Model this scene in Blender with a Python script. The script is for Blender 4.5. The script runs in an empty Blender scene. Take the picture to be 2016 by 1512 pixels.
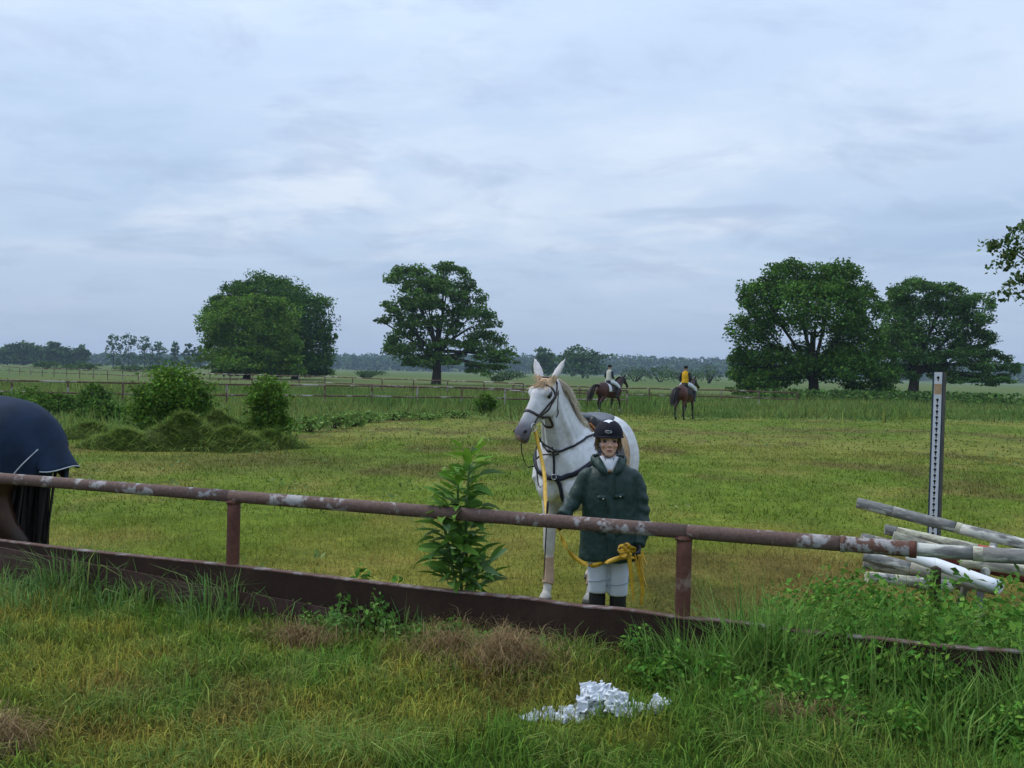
import bpy, bmesh, math, random
import numpy as np
from mathutils import Vector, Matrix, noise as mnoise
from mathutils.bvhtree import BVHTree

R = math.radians
random.seed(7)
rng = np.random.default_rng(7)
scn = bpy.context.scene
COL = scn.collection

# ------------------------------------------------------------------ camera
CAM_Z = 1.98
FPX = 2016.0                      # focal length in photo pixels (36 mm lens)
PITCH = math.atan((756 - 733) / FPX)
ROLL = math.atan(0.021)
cam_d = bpy.data.cameras.new('camera')
cam_d.lens = 36.0
cam_d.sensor_width = 36.0
cam_d.clip_start = 0.05
cam_d.clip_end = 9000
cam = bpy.data.objects.new('camera', cam_d)
COL.objects.link(cam)
FWD = Vector((0, math.cos(PITCH), -math.sin(PITCH)))
_r0 = Vector((1, 0, 0)); _u0 = _r0.cross(FWD)
RGT = (_r0 * math.cos(ROLL) + _u0 * math.sin(ROLL)).normalized()
UPV = RGT.cross(FWD).normalized()
cam.matrix_world = Matrix(((RGT.x, UPV.x, -FWD.x, 0), (RGT.y, UPV.y, -FWD.y, 0), (RGT.z, UPV.z, -FWD.z, CAM_Z), (0, 0, 0, 1)))
scn.camera = cam

def at(px, py, d):
    """world point at depth d on the sight line of a photo pixel (used as a survey aid)"""
    v = FWD + RGT * ((px - 1008) / FPX) - UPV * ((py - 756) / FPX)
    return Vector((0, 0, CAM_Z)) + v * d

# ------------------------------------------------------------------ world
SUN_AZ = R(-62)      # to the left of the view, measured from +Y towards +X
SUN_EL = R(52)
world = bpy.data.worlds.new('World')
scn.world = world
world.use_nodes = True
wn = world.node_tree; wn.nodes.clear(); wl = wn.links
def W(t, **k):
    n = wn.nodes.new(t)
    for a, b in k.items(): setattr(n, a, b)
    return n
out = W('ShaderNodeOutputWorld')
sky = W('ShaderNodeTexSky', sky_type='NISHITA', sun_disc=False, sun_elevation=SUN_EL, sun_rotation=SUN_AZ)
bg1 = W('ShaderNodeBackground'); bg1.inputs['Strength'].default_value = 0.09
wl.new(sky.outputs[0], bg1.inputs['Color'])
tc = W('ShaderNodeTexCoord')
sep = W('ShaderNodeSeparateXYZ'); wl.new(tc.outputs['Generated'], sep.inputs[0])
def wm(op, a, b=None, c=None):
    n = W('ShaderNodeMath', operation=op)
    for i, v in enumerate((a, b, c)):
        if v is None: continue
        if isinstance(v, (int, float)): n.inputs[i].default_value = v
        else: wl.new(v, n.inputs[i])
    return n.outputs[0]
zc = wm('MAXIMUM', sep.outputs['Z'], 0.0)
den = wm('ADD', zc, 0.17)
px_ = wm('DIVIDE', sep.outputs['X'], den)
py_ = wm('DIVIDE', sep.outputs['Y'], den)
comb = W('ShaderNodeCombineXYZ'); wl.new(px_, comb.inputs[0]); wl.new(py_, comb.inputs[1])
def wnoise(scale, detail, rough, dist, off):
    mp = W('ShaderNodeMapping'); mp.inputs['Location'].default_value = off
    mp.inputs['Rotation'].default_value = (0, 0, R(14)); mp.inputs['Scale'].default_value = (1.0, 1.25, 1)
    wl.new(comb.outputs[0], mp.inputs[0])
    n = W('ShaderNodeTexNoise'); n.inputs['Scale'].default_value = scale; n.inputs['Detail'].default_value = detail
    n.inputs['Roughness'].default_value = rough; n.inputs['Distortion'].default_value = dist
    wl.new(mp.outputs[0], n.inputs['Vector'])
    return n.outputs['Fac']
def wramp(fac, stops):
    r = W('ShaderNodeValToRGB'); r.color_ramp.interpolation = 'EASE'
    e = r.color_ramp.elements
    while len(e) < len(stops): e.new(0.5)
    for i, (p, c) in enumerate(stops): e[i].position = p; e[i].color = (*c, 1)
    wl.new(fac, r.inputs[0]); return r.outputs[0]
def wmix(fac, a, b, blend='MIX'):
    m = W('ShaderNodeMixRGB', blend_type=blend)
    for i, v in ((0, fac), (1, a), (2, b)):
        if isinstance(v, (int, float)): m.inputs[i].default_value = v
        elif isinstance(v, tuple): m.inputs[i].default_value = (*v, 1)
        else: wl.new(v, m.inputs[i])
    return m.outputs[0]
n1 = wnoise(0.62, 8, 0.58, 0.4, (3.1, 1.7, 0))
n2 = wnoise(1.35, 9, 0.60, 0.4, (8.4, 2.2, 0))
base = wramp(n1, [(0.30, (0.335, 0.445, 0.61)), (0.50, (0.42, 0.525, 0.68)), (0.72, (0.55, 0.63, 0.745))])
streak = wramp(n2, [(0.47, (0, 0, 0)), (0.66, (1, 1, 1))])
# thin bright gaps between the cloud sheets low over the fields
low = wramp(sep.outputs['Z'], [(0.075, (0, 0, 0)), (0.13, (1, 1, 1)), (0.17, (1, 1, 1)), (0.25, (0.25, 0.25, 0.25))])
sfac = wm('MULTIPLY', streak, low)
c1 = wmix(wm('MULTIPLY', sfac, 0.52), base, (0.68, 0.72, 0.79))
n3 = wnoise(2.3, 9, 0.62, 0.4, (1.3, 7.7, 0))
dk = wramp(n3, [(0.48, (0, 0, 0)), (0.68, (1, 1, 1))])
c2 = wmix(wm('MULTIPLY', dk, 0.50), c1, (0.315, 0.395, 0.555))
hz = wramp(sep.outputs['Z'], [(0.0, (1, 1, 1)), (0.13, (0, 0, 0))])
c3 = wmix(wm('MULTIPLY', hz, 0.75), c2, (0.36, 0.445, 0.61))
# overcast luminance law: brighter towards the zenith
law = wm('ADD', wm('MULTIPLY', zc, 1.05), 0.92)
vm = W('ShaderNodeVectorMath', operation='SCALE'); wl.new(c3, vm.inputs[0]); wl.new(law, vm.inputs['Scale'])
bg2 = W('ShaderNodeBackground'); wl.new(vm.outputs[0], bg2.inputs['Color']); bg2.inputs['Strength'].default_value = 1.0
mixs = W('ShaderNodeMixShader'); mixs.inputs[0].default_value = 0.92
wl.new(bg1.outputs[0], mixs.inputs[1]); wl.new(bg2.outputs[0], mixs.inputs[2])
wl.new(mixs.outputs[0], out.inputs['Surface'])

# ------------------------------------------------------------------ sun (veiled by cloud)
sun_d = bpy.data.lights.new('sun', 'SUN'); sun_d.energy = 1.5; sun_d.angle = R(24); sun_d.color = (1.0, 0.95, 0.86)
sun = bpy.data.objects.new('sun', sun_d); COL.objects.link(sun)
sdir = Vector((math.sin(SUN_AZ) * math.cos(SUN_EL), math.cos(SUN_AZ) * math.cos(SUN_EL), math.sin(SUN_EL)))
sun.rotation_euler = sdir.to_track_quat('Z', 'Y').to_euler()
sun.location = (-30, 10, 40)
vs = scn.view_settings
vs.view_transform = 'Standard'; vs.look = 'None'; vs.gamma = 1.0; vs.exposure = 0.30; vs.use_curve_mapping = False
scn.cycles.max_bounces = 6
scn.cycles.volume_bounces = 0
scn.cycles.transparent_max_bounces = 8

# ================================================================== helpers
def tag(o, label=None, cat=None, group=None, kind=None):
    if label: o['label'] = label
    if cat: o['category'] = cat
    if group: o['group'] = group
    if kind: o['kind'] = kind
    return o
def empty(name, loc=(0, 0, 0), rz=0.0, parent=None):
    o = bpy.data.objects.new(name, None); COL.objects.link(o)
    o.location = loc; o.rotation_euler = (0, 0, rz); o.empty_display_size = 0.2
    if parent: o.parent = parent
    return o
def link(name, me, mat=None, parent=None, loc=None):
    o = bpy.data.objects.new(name, me); COL.objects.link(o)
    if mat is not None:
        if len(me.materials) == 0: me.materials.append(mat)
    if parent: o.parent = parent
    if loc is not None: o.location = loc
    return o

def npmesh(name, verts, tris=None, quads=None, col=None, smooth=False):
    me = bpy.data.meshes.new(name)
    verts = np.asarray(verts, dtype=np.float32)
    nt = 0 if tris is None else len(tris); nq = 0 if quads is None else len(quads)
    me.vertices.add(len(verts)); me.vertices.foreach_set('co', verts.ravel())
    me.loops.add(nt * 3 + nq * 4); me.polygons.add(nt + nq)
    idx = []
    if nt: idx.append(np.asarray(tris, dtype=np.int32).ravel())
    if nq: idx.append(np.asarray(quads, dtype=np.int32).ravel())
    me.loops.foreach_set('vertex_index', np.concatenate(idx))
    st = np.concatenate([np.arange(nt, dtype=np.int32) * 3, nt * 3 + np.arange(nq, dtype=np.int32) * 4])
    me.polygons.foreach_set('loop_start', st)
    if col is not None:
        c = np.ones((len(verts), 4), dtype=np.float32); c[:, :3] = col
        a = me.attributes.new('Col', 'FLOAT_COLOR', 'POINT'); a.data.foreach_set('color', c.ravel())
    me.update(calc_edges=True)
    if smooth: me.polygons.foreach_set('use_smooth', np.ones(nt + nq, dtype=bool))
    return me

def vcolor(me, fn):
    """per-vertex colour from a function of the local position"""
    n = len(me.vertices); co = np.empty(n * 3, dtype=np.float32); me.vertices.foreach_get('co', co)
    co = co.reshape(-1, 3); c = np.ones((n, 4), dtype=np.float32); c[:, :3] = fn(co)
    a = me.attributes.get('Col') or me.attributes.new('Col', 'FLOAT_COLOR', 'POINT')
    a.data.foreach_set('color', c.ravel())

# numpy value noise -------------------------------------------------
def _h(ix, iy, iz, s):
    n = (ix * 374761393 + iy * 668265263 + iz * 2147483647 + s * 1274126177) & 0xFFFFFFFF
    n = ((n ^ (n >> 13)) * 1274126177) & 0xFFFFFFFF
    return ((n ^ (n >> 16)) & 0xFFFFFF) / float(0xFFFFFF)
def vnoise(x, y, z=None, s=0):
    x = np.asarray(x, dtype=np.float64); y = np.asarray(y, dtype=np.float64)
    z = np.zeros_like(x) if z is None else np.asarray(z, dtype=np.float64)
    ix, iy, iz = (np.floor(v).astype(np.int64) for v in (x, y, z))
    fx, fy, fz = x - ix, y - iy, z - iz
    fx, fy, fz = (v * v * (3 - 2 * v) for v in (fx, fy, fz))
    r = 0
    for a in (0, 1):
        for b in (0, 1):
            for c in (0, 1):
                w = (fx if a else 1 - fx) * (fy if b else 1 - fy) * (fz if c else 1 - fz)
                r = r + w * _h(ix + a, iy + b, iz + c, s)
    return r
def fbm(x, y, z=None, s=0, o=4):
    r = 0; a = 0.5; f = 1.0
    for i in range(o):
        r = r + a * vnoise(np.asarray(x) * f, np.asarray(y) * f, None if z is None else np.asarray(z) * f, s + i)
        a *= 0.5; f *= 2.03
    return r / (1 - 0.5 ** o)
def sstep(a, b, x):
    t = np.clip((x - a) / (b - a), 0, 1); return t * t * (3 - 2 * t)
def mixc(a, b, t):
    a = np.asarray(a); b = np.asarray(b)
    return a + (b - a) * np.asarray(t)[..., None]

# mesh builder -------------------------------------------------------
def catmull(P, n):
    P = np.asarray(P, dtype=float); o = []
    for i in range(len(P) - 1):
        p0 = P[max(i - 1, 0)]; p1 = P[i]; p2 = P[i + 1]; p3 = P[min(i + 2, len(P) - 1)]
        for k in range(n):
            t = k / n
            o.append(0.5 * ((2 * p1) + (-p0 + p2) * t + (2 * p0 - 5 * p1 + 4 * p2 - p3) * t * t + (-p0 + 3 * p1 - 3 * p2 + p3) * t ** 3))
    o.append(P[-1]); return np.array(o)
class MB:
    def __init__(s): s.v = []; s.f = []
    def loft(s, st, side=(0, 1, 0), ring=18, sub=4, cap=0.35):
        """st: list of (x,y,z, a(side radius), b(other radius))"""
        A = catmull(st, sub) if sub > 1 else np.asarray(st, float)
        A[:, 3:] = np.maximum(A[:, 3:], 0.0015)
        C = A[:, :3]; T = np.gradient(C, axis=0)
        T /= np.linalg.norm(T, axis=1)[:, None] + 1e-9
        side = np.asarray(side, float)
        b0 = len(s.v); n = len(A)
        ang = np.linspace(0, 2 * math.pi, ring, endpoint=False)
        for i in range(n):
            sd = side - T[i] * np.dot(side, T[i])
            if np.linalg.norm(sd) < 1e-4: sd = np.cross(T[i], (1, 0, 0.3))
            sd /= np.linalg.norm(sd); up = np.cross(T[i], sd)
            for a in ang: s.v.append(tuple(C[i] + sd * math.cos(a) * A[i, 3] + up * math.sin(a) * A[i, 4]))
        for i in range(n - 1):
            for k in range(ring):
                k2 = (k + 1) % ring
                s.f.append((b0 + i * ring + k, b0 + i * ring + k2, b0 + (i + 1) * ring + k2, b0 + (i + 1) * ring + k))
        e0 = len(s.v); s.v.append(tuple(C[0] - T[0] * cap * min(A[0, 3], A[0, 4])))
        e1 = len(s.v); s.v.append(tuple(C[-1] + T[-1] * cap * min(A[-1, 3], A[-1, 4])))
        for k in range(ring):
            k2 = (k + 1) % ring
            s.f.append((e0, b0 + k2, b0 + k)); l = b0 + (n - 1) * ring
            s.f.append((e1, l + k, l + k2))
        return s
    def tube(s, pts, rad, ring=12, sub=4, cap=0.5, side=(0.31, 0.87, 0.2)):
        if isinstance(rad, (int, float)): rad = [rad] * len(pts)
        return s.loft([(*p, r, r) for p, r in zip(pts, rad)], side, ring, sub, cap)
    def ell(s, c, r, M=None, nu=16, nv=10):
        b0 = len(s.v); c = np.asarray(c, float)
        M = np.eye(3) if M is None else np.asarray(M, float)   # columns are the axes
        s.v.append(tuple(c + M @ np.array((0, 0, r[2]))))
        for j in range(1, nv):
            th = math.pi * j / nv
            for k in range(nu):
                a = 2 * math.pi * k / nu
                s.v.append(tuple(c + M @ np.array((r[0] * math.sin(th) * math.cos(a), r[1] * math.sin(th) * math.sin(a), r[2] * math.cos(th)))))
        s.v.append(tuple(c + M @ np.array((0, 0, -r[2])))); last = len(s.v) - 1
        for k in range(nu):
            k2 = (k + 1) % nu
            s.f.append((b0, b0 + 1 + k, b0 + 1 + k2))
            l = b0 + 1 + (nv - 2) * nu
            s.f.append((last, l + k2, l + k))
        for j in range(nv - 2):
            for k in range(nu):
                k2 = (k + 1) % nu; a = b0 + 1 + j * nu
                s.f.append((a + k, a + nu + k, a + nu + k2, a + k2))
        return s
    def box(s, c, h, M=None):
        b0 = len(s.v); c = np.asarray(c, float); M = np.eye(3) if M is None else np.asarray(M, float)
        for z in (-1, 1):
            for y in (-1, 1):
                for x in (-1, 1): s.v.append(tuple(c + M @ np.array((x * h[0], y * h[1], z * h[2]))))
        for f in ((0, 2, 3, 1), (4, 5, 7, 6), (0, 1, 5, 4), (2, 6, 7, 3), (0, 4, 6, 2), (1, 3, 7, 5)):
            s.f.append(tuple(b0 + i for i in f))
        return s
    def ribbon(s, pts, nrm, width, thick, closed=False, taper=None):
        """flat strap following pts, wide along cross(tangent, normal)"""
        P = [Vector(p) for p in pts]; n = len(P); b0 = len(s.v)
        for i in range(n):
            t = (P[(i + 1) % n] - P[i - 1]) if closed else (P[min(i + 1, n - 1)] - P[max(i - 1, 0)])
            t.normalize(); nn = Vector(nrm[i]).normalized(); w = t.cross(nn).normalized()
            ww = width * (taper[i] if taper else 1) / 2
            for a, b in ((-ww, 0), (ww, 0), (ww, thick), (-ww, thick)): s.v.append(tuple(P[i] + w * a + nn * b))
        for i in range(n if closed else n - 1):
            j = (i + 1) % n
            for k in range(4):
                k2 = (k + 1) % 4
                s.f.append((b0 + i * 4 + k, b0 + i * 4 + k2, b0 + j * 4 + k2, b0 + j * 4 + k))
        if not closed:
            s.f.append((b0 + 3, b0 + 2, b0 + 1, b0)); l = b0 + (n - 1) * 4; s.f.append((l, l + 1, l + 2, l + 3))
        return s
    def mesh(s, name, smooth=True):
        me = bpy.data.meshes.new(name); me.from_pydata(s.v, [], s.f); me.update()
        if smooth: me.polygons.foreach_set('use_smooth', np.ones(len(me.polygons), dtype=bool))
        return me
    def build(s, name, mat, parent=None, smooth=True): return link(name, s.mesh(name, smooth), mat, parent)
    def remesh(s, name, voxel, it=4, fac=0.5, decim=None):
        me = s.mesh(name + '_raw'); o = bpy.data.objects.new('tmp', me); COL.objects.link(o)
        m = o.modifiers.new('r', 'REMESH'); m.mode = 'VOXEL'; m.voxel_size = voxel; m.use_smooth_shade = True
        if it:
            k = o.modifiers.new('s', 'SMOOTH'); k.factor = fac; k.iterations = it
        if decim:
            d = o.modifiers.new('d', 'DECIMATE'); d.ratio = decim
        dg = bpy.context.evaluated_depsgraph_get(); ev = o.evaluated_get(dg)
        r = bpy.data.meshes.new_from_object(ev); r.name = name
        bpy.data.objects.remove(o); bpy.data.meshes.remove(me)
        r.materials.clear()
        r.polygons.foreach_set('use_smooth', np.ones(len(r.polygons), dtype=bool))
        return r
def bvh_of(me):
    return BVHTree.FromPolygons([v.co.copy() for v in me.vertices], [tuple(p.vertices) for p in me.polygons])
def strap(mb, bvh, ctrl, width, thick, closed=False, sub=8, off=0.002, smooth=2):
    """a strap laid on a surface: control points are dropped on the nearest surface point"""
    C = [np.array(c, float) for c in ctrl]
    if closed: C = [C[-1]] + C + [C[0], C[1]]
    P = catmull(C, sub)
    if closed: P = P[sub:-sub][:-1]
    pts = []; nrm = []
    for p in P:
        q, n, i, d = bvh.find_nearest(Vector(p)); pts.append(q); nrm.append(n)
    N = len(pts)
    for _ in range(smooth):
        pts = [((pts[i - 1] + pts[i] * 2 + pts[(i + 1) % N]) / 4 if closed or 0 < i < N - 1 else pts[i]) for i in range(N)]
        nrm = [((nrm[i - 1] + nrm[i] * 2 + nrm[(i + 1) % N]) / 4 if closed or 0 < i < N - 1 else nrm[i]) for i in range(N)]
    pts = [p + n.normalized() * off for p, n in zip(pts, nrm)]
    mb.ribbon(pts, nrm, width, thick, closed)
    return mb

# ================================================================== materials
def newmat(name):
    m = bpy.data.materials.new(name); m.use_nodes = True
    nt = m.node_tree; nt.nodes.clear()
    o = nt.nodes.new('ShaderNodeOutputMaterial'); p = nt.nodes.new('ShaderNodeBsdfPrincipled')
    nt.links.new(p.outputs[0], o.inputs['Surface'])
    return m, nt, p, o
def noise_node(nt, scale, detail=4, rough=0.55, coord='Object', stretch=None):
    t = nt.nodes.new('ShaderNodeTexCoord'); n = nt.nodes.new('ShaderNodeTexNoise')
    n.inputs['Scale'].default_value = scale; n.inputs['Detail'].default_value = detail; n.inputs['Roughness'].default_value = rough
    oi = nt.nodes.new('ShaderNodeObjectInfo'); mm = nt.nodes.new('ShaderNodeMath'); mm.operation = 'MULTIPLY'; mm.inputs[1].default_value = 61.0; nt.links.new(oi.outputs['Random'], mm.inputs[0])
    va = nt.nodes.new('ShaderNodeVectorMath'); va.operation = 'ADD'; nt.links.new(t.outputs[coord], va.inputs[0]); nt.links.new(mm.outputs[0], va.inputs[1])
    src = va.outputs[0]
    if stretch:
        mp = nt.nodes.new('ShaderNodeMapping'); mp.inputs['Scale'].default_value = stretch
        nt.links.new(src, mp.inputs[0]); src = mp.outputs[0]
    nt.links.new(src, n.inputs['Vector']); return n.outputs['Fac']
def ramp_node(nt, fac, stops, interp='LINEAR'):
    r = nt.nodes.new('ShaderNodeValToRGB'); r.color_ramp.interpolation = interp; e = r.color_ramp.elements
    while len(e) < len(stops): e.new(0.5)
    for i, (p, c) in enumerate(stops): e[i].position = p; e[i].color = (*c, 1)
    nt.links.new(fac, r.inputs[0]); return r.outputs[0]
def bump_node(nt, p, fac, strength, dist):
    b = nt.nodes.new('ShaderNodeBump'); b.inputs['Strength'].default_value = strength; b.inputs['Distance'].default_value = dist
    nt.links.new(fac, b.inputs['Height']); nt.links.new(b.outputs[0], p.inputs['Normal'])
def mat_plain(name, c, rough=0.7, var=0.25, scale=20, spec=0.3, bump=0.0, bdist=0.004, bscale=None, metal=0.0):
    m, nt, p, o = newmat(name)
    f = noise_node(nt, scale)
    lo = tuple(x * (1 - var) for x in c); hi = tuple(min(1, x * (1 + var)) for x in c)
    nt.links.new(ramp_node(nt, f, [(0.3, lo), (0.7, hi)]), p.inputs['Base Color'])
    p.inputs['Roughness'].default_value = rough; p.inputs['Specular IOR Level'].default_value = spec; p.inputs['Metallic'].default_value = metal
    if bump: bump_node(nt, p, noise_node(nt, bscale or scale * 2, 5), bump, bdist)
    return m
def mat_vc(name, rough=0.8, spec=0.2, transl=0.0, var=0.0, scale=30, bump=0.0, bdist=0.003):
    """colour from the Col attribute with a little procedural variation"""
    m, nt, p, o = newmat(name)
    a = nt.nodes.new('ShaderNodeAttribute'); a.attribute_name = 'Col'; src = a.outputs['Color']
    if var:
        f = noise_node(nt, scale); mx = nt.nodes.new('ShaderNodeMixRGB'); mx.blend_type = 'MULTIPLY'; mx.inputs[0].default_value = 1
        nt.links.new(src, mx.inputs[1]); nt.links.new(ramp_node(nt, f, [(0.3, (1 - var,) * 3), (0.7, (1 + var,) * 3)]), mx.inputs[2]); src = mx.outputs[0]
    nt.links.new(src, p.inputs['Base Color']); p.inputs['Roughness'].default_value = rough; p.inputs['Specular IOR Level'].default_value = spec
    if bump: bump_node(nt, p, noise_node(nt, scale * 2), bump, bdist)
    if transl:
        t = nt.nodes.new('ShaderNodeBsdfTranslucent'); nt.links.new(src, t.inputs['Color'])
        ms = nt.nodes.new('ShaderNodeMixShader'); ms.inputs[0].default_value = transl
        nt.links.new(p.outputs[0], ms.inputs[1]); nt.links.new(t.outputs[0], ms.inputs[2]); nt.links.new(ms.outputs[0], o.inputs['Surface'])
    return m
def mat_patchy(name, cols, scale, rough=0.8, thr=(0.45, 0.55), stretch=None, bump=0.5, bdist=0.004, fine=90, spec=0.25):
    """two-coat surface: flaking paint / rust with its own shapes"""
    m, nt, p, o = newmat(name)
    f = noise_node(nt, scale, 8, 0.65, stretch=stretch)
    c1 = ramp_node(nt, noise_node(nt, fine, 5, 0.7, stretch=stretch), [(0.3, cols[0]), (0.7, cols[1])])
    c2 = ramp_node(nt, noise_node(nt, fine * 0.7, 5, 0.7, stretch=stretch), [(0.3, cols[2]), (0.7, cols[3])])
    k = ramp_node(nt, f, [(thr[0], (0, 0, 0)), (thr[1], (1, 1, 1))])
    mx = nt.nodes.new('ShaderNodeMixRGB'); nt.links.new(k, mx.inputs[0]); nt.links.new(c1, mx.inputs[1]); nt.links.new(c2, mx.inputs[2])
    nt.links.new(mx.outputs[0], p.inputs['Base Color']); p.inputs['Roughness'].default_value = rough; p.inputs['Specular IOR Level'].default_value = spec
    bump_node(nt, p, f, bump, bdist)
    return m
M = {}
M['grass'] = mat_vc('grass_blade', 0.75, 0.12, transl=0.35)
M['leaf'] = mat_vc('leaf', 0.7, 0.12, transl=0.25)
M['matt_leaf'] = mat_vc('matt_leaf', 1.0, 0.0)
M['bark'] = mat_plain('bark', (0.045, 0.036, 0.028), 0.95, 0.5, 6, 0.1, 0.6, 0.03)
M['rust'] = mat_patchy('rusty_pipe', [(0.090, 0.052, 0.042), (0.165, 0.105, 0.088), (0.27, 0.25, 0.25), (0.40, 0.37, 0.36)], 7.5, 0.8, (0.55, 0.61), bump=0.5, bdist=0.003, fine=55)
M['rust_pale'] = mat_patchy('rusty_pipe_pale', [(0.09, 0.045, 0.033), (0.16, 0.085, 0.06), (0.24, 0.225, 0.22), (0.38, 0.36, 0.35)], 26, 0.8, (0.46, 0.54), bump=0.5, bdist=0.003, fine=60)
M['rust_post'] = mat_patchy('rusty_post', [(0.085, 0.032, 0.024), (0.14, 0.06, 0.04), (0.17, 0.11, 0.08), (0.24, 0.17, 0.13)], 7, 0.8, (0.56, 0.66), bump=0.5, bdist=0.003, fine=40)
M['beam'] = mat_patchy('rusty_beam', [(0.026, 0.013, 0.008), (0.042, 0.021, 0.013), (0.055, 0.030, 0.019), (0.07, 0.040, 0.027)], 2.2, 0.8, (0.5, 0.72), bump=0.35, bdist=0.004, fine=45)
M['lip'] = mat_patchy('beam_lip', [(0.10, 0.05, 0.036), (0.16, 0.085, 0.065), (0.24, 0.19, 0.17), (0.34, 0.29, 0.27)], 9, 0.8, (0.5, 0.64), bump=0.4, bdist=0.003, fine=60)  # paler rust than the web: light on the top edge put into the colour
M['far_rust'] = mat_patchy('far_fence_rust', [(0.085, 0.045, 0.033), (0.14, 0.08, 0.06), (0.30, 0.26, 0.24), (0.42, 0.38, 0.36)], 0.8, 0.85, (0.52, 0.60), bump=0.1, fine=4)
M['black'] = mat_plain('black_leather', (0.014, 0.014, 0.018), 0.45, 0.3, 40, 0.4)
M['velvet'] = mat_plain('helmet_velvet', (0.008, 0.008, 0.014), 0.85, 0.3, 60, 0.25)
M['brown'] = mat_plain('brown_leather', (0.035, 0.022, 0.022), 0.45, 0.3, 40, 0.4)
M['navy_strap'] = mat_plain('navy_strap', (0.012, 0.013, 0.024), 0.6, 0.3, 40, 0.3)
M['tan'] = mat_plain('tan_leather', (0.30, 0.12, 0.035), 0.5, 0.3, 25, 0.4)
M['steel'] = mat_plain('steel', (0.62, 0.62, 0.62), 0.3, 0.1, 40, 0.5, metal=1.0)
M['yellow'] = mat_plain('yellow_ribbon', (0.48, 0.28, 0.014), 0.45, 0.2, 30, 0.4)
M['white'] = mat_plain('white_cloth', (0.62, 0.63, 0.66), 0.8, 0.06, 30, 0.2, 0.3, 0.004, 25)
M['whitehair'] = mat_vc('white_coat', 0.8, 0.12, var=0.13, scale=26, bump=0.25, bdist=0.003)
M['coat'] = mat_vc('dark_coat', 0.5, 0.35, var=0.18, scale=9)
M['skin'] = mat_vc('skin', 0.55, 0.35, var=0.05, scale=40)
M['hair'] = mat_vc('hair', 0.6, 0.3)

# ================================================================== ground
def fence_s(x, y):            # signed distance behind the near fence line
    return (y - (5.62 - 0.40 * x)) / 1.077
FORE_Z = 0.47
def gz(x, y):
    x = np.asarray(x, float); y = np.asarray(y, float)
    s = fence_s(x, y)
    up = FORE_Z + 0.11 * (fbm(x * 0.9, y * 0.9, s=3) - 0.5) + 0.10 * (fbm(x * 3.2, y * 3.2, s=5, o=3) - 0.5)
    up = up + 0.05 * np.exp(-((x - 0.1) / 0.55) ** 2 - ((s + 0.35) / 0.3) ** 2)
    k = 1 - sstep(0.03, 0.75, s)
    far = 0.06 * (fbm(x * 0.25, y * 0.25, s=9) - 0.5) + 0.03 * (vnoise(x * 1.7, y * 1.7, s=4) - 0.5)
    hill = 16.0 * sstep(1330, 1700, y) * (0.25 + 0.75 * sstep(-900, 200, x))
    return up * k + far * (1 - k) + hill
def zone(x, y):
    """base colour of the vegetation cover at a place (RGB)"""
    x = np.asarray(x, float); y = np.asarray(y, float)
    s = fence_s(x, y); d = np.hypot(x, y)
    n1 = fbm(x * 0.16, y * 0.10, s=21); n2 = fbm(x * 0.9, y * 0.6, s=31); n3 = fbm(x * 3.1, y * 3.1, s=41, o=3)
    green = np.array((0.118, 0.172, 0.020)); olive = np.array((0.178, 0.192, 0.036)); straw = np.array((0.29, 0.235, 0.075)); brown = np.array((0.120, 0.085, 0.032))
    c = mixc(green, olive, sstep(0.36, 0.60, 0.5 * n1 + 0.5 * n2))
    c = mixc(c, straw, 0.32 * sstep(0.54, 0.76, n2 * 0.6 + n3 * 0.4))
    c = mixc(c, brown, 0.6 * sstep(0.56, 0.72, fbm(x * 0.5, y * 0.3, s=77)))
    c = mixc(c, brown * 0.8, 0.6 * np.exp(-((x + 5.2) / 3.0) ** 2 - ((y - 21.5) / 2.2) ** 2))
    c = c * (0.82 + 0.46 * fbm(x * 2.1, y * 1.3, s=71))[..., None] * (1 - 0.14 * sstep(14, 40, d))[..., None]
    c = mixc(c, c * np.array((1.16, 1.02, 0.95)), sstep(22, 8, d))
    # unmown sward beyond the mown ring
    edge = 45 + 14 * (fbm(x * 0.16, y * 0.05, s=55) - 0.5) + 0.32 * np.clip(x, 0, 60) - 16 * sstep(-3, -9, x)
    long_ = mixc((0.085, 0.148, 0.030), (0.140, 0.182, 0.044), sstep(0.38, 0.62, 0.5 * n1 + 0.5 * n2)) * (0.75 + 0.5 * n3)[..., None]
    k = sstep(-1.5, 1.5, y - edge)
    c = mixc(c, long_, k)
    meadow = mixc((0.100, 0.128, 0.036), (0.078, 0.116, 0.033), sstep(0.4, 0.6, fbm(x * 0.02, y * 0.012, s=61)))
    c = mixc(c, meadow, sstep(75, 130, d))
    # foreground bank: greener, patchier
    fg = mixc((0.105, 0.190, 0.024), (0.245, 0.245, 0.040), sstep(0.38, 0.62, 0.4 * n2 + 0.6 * n3))
    fg = mixc(fg, (0.25, 0.16, 0.05), 0.55 * sstep(0.58, 0.72, fbm(x * 1.7, y * 1.7, s=101)))
    fg = mixc(fg, (0.085, 0.175, 0.026), sstep(0.2, 1.4, x - 0.2 + (y - 4.2) * 0.5) * 0.8)
    c = mixc(c, fg, sstep(0.3, -0.1, s))
    return c
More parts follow.
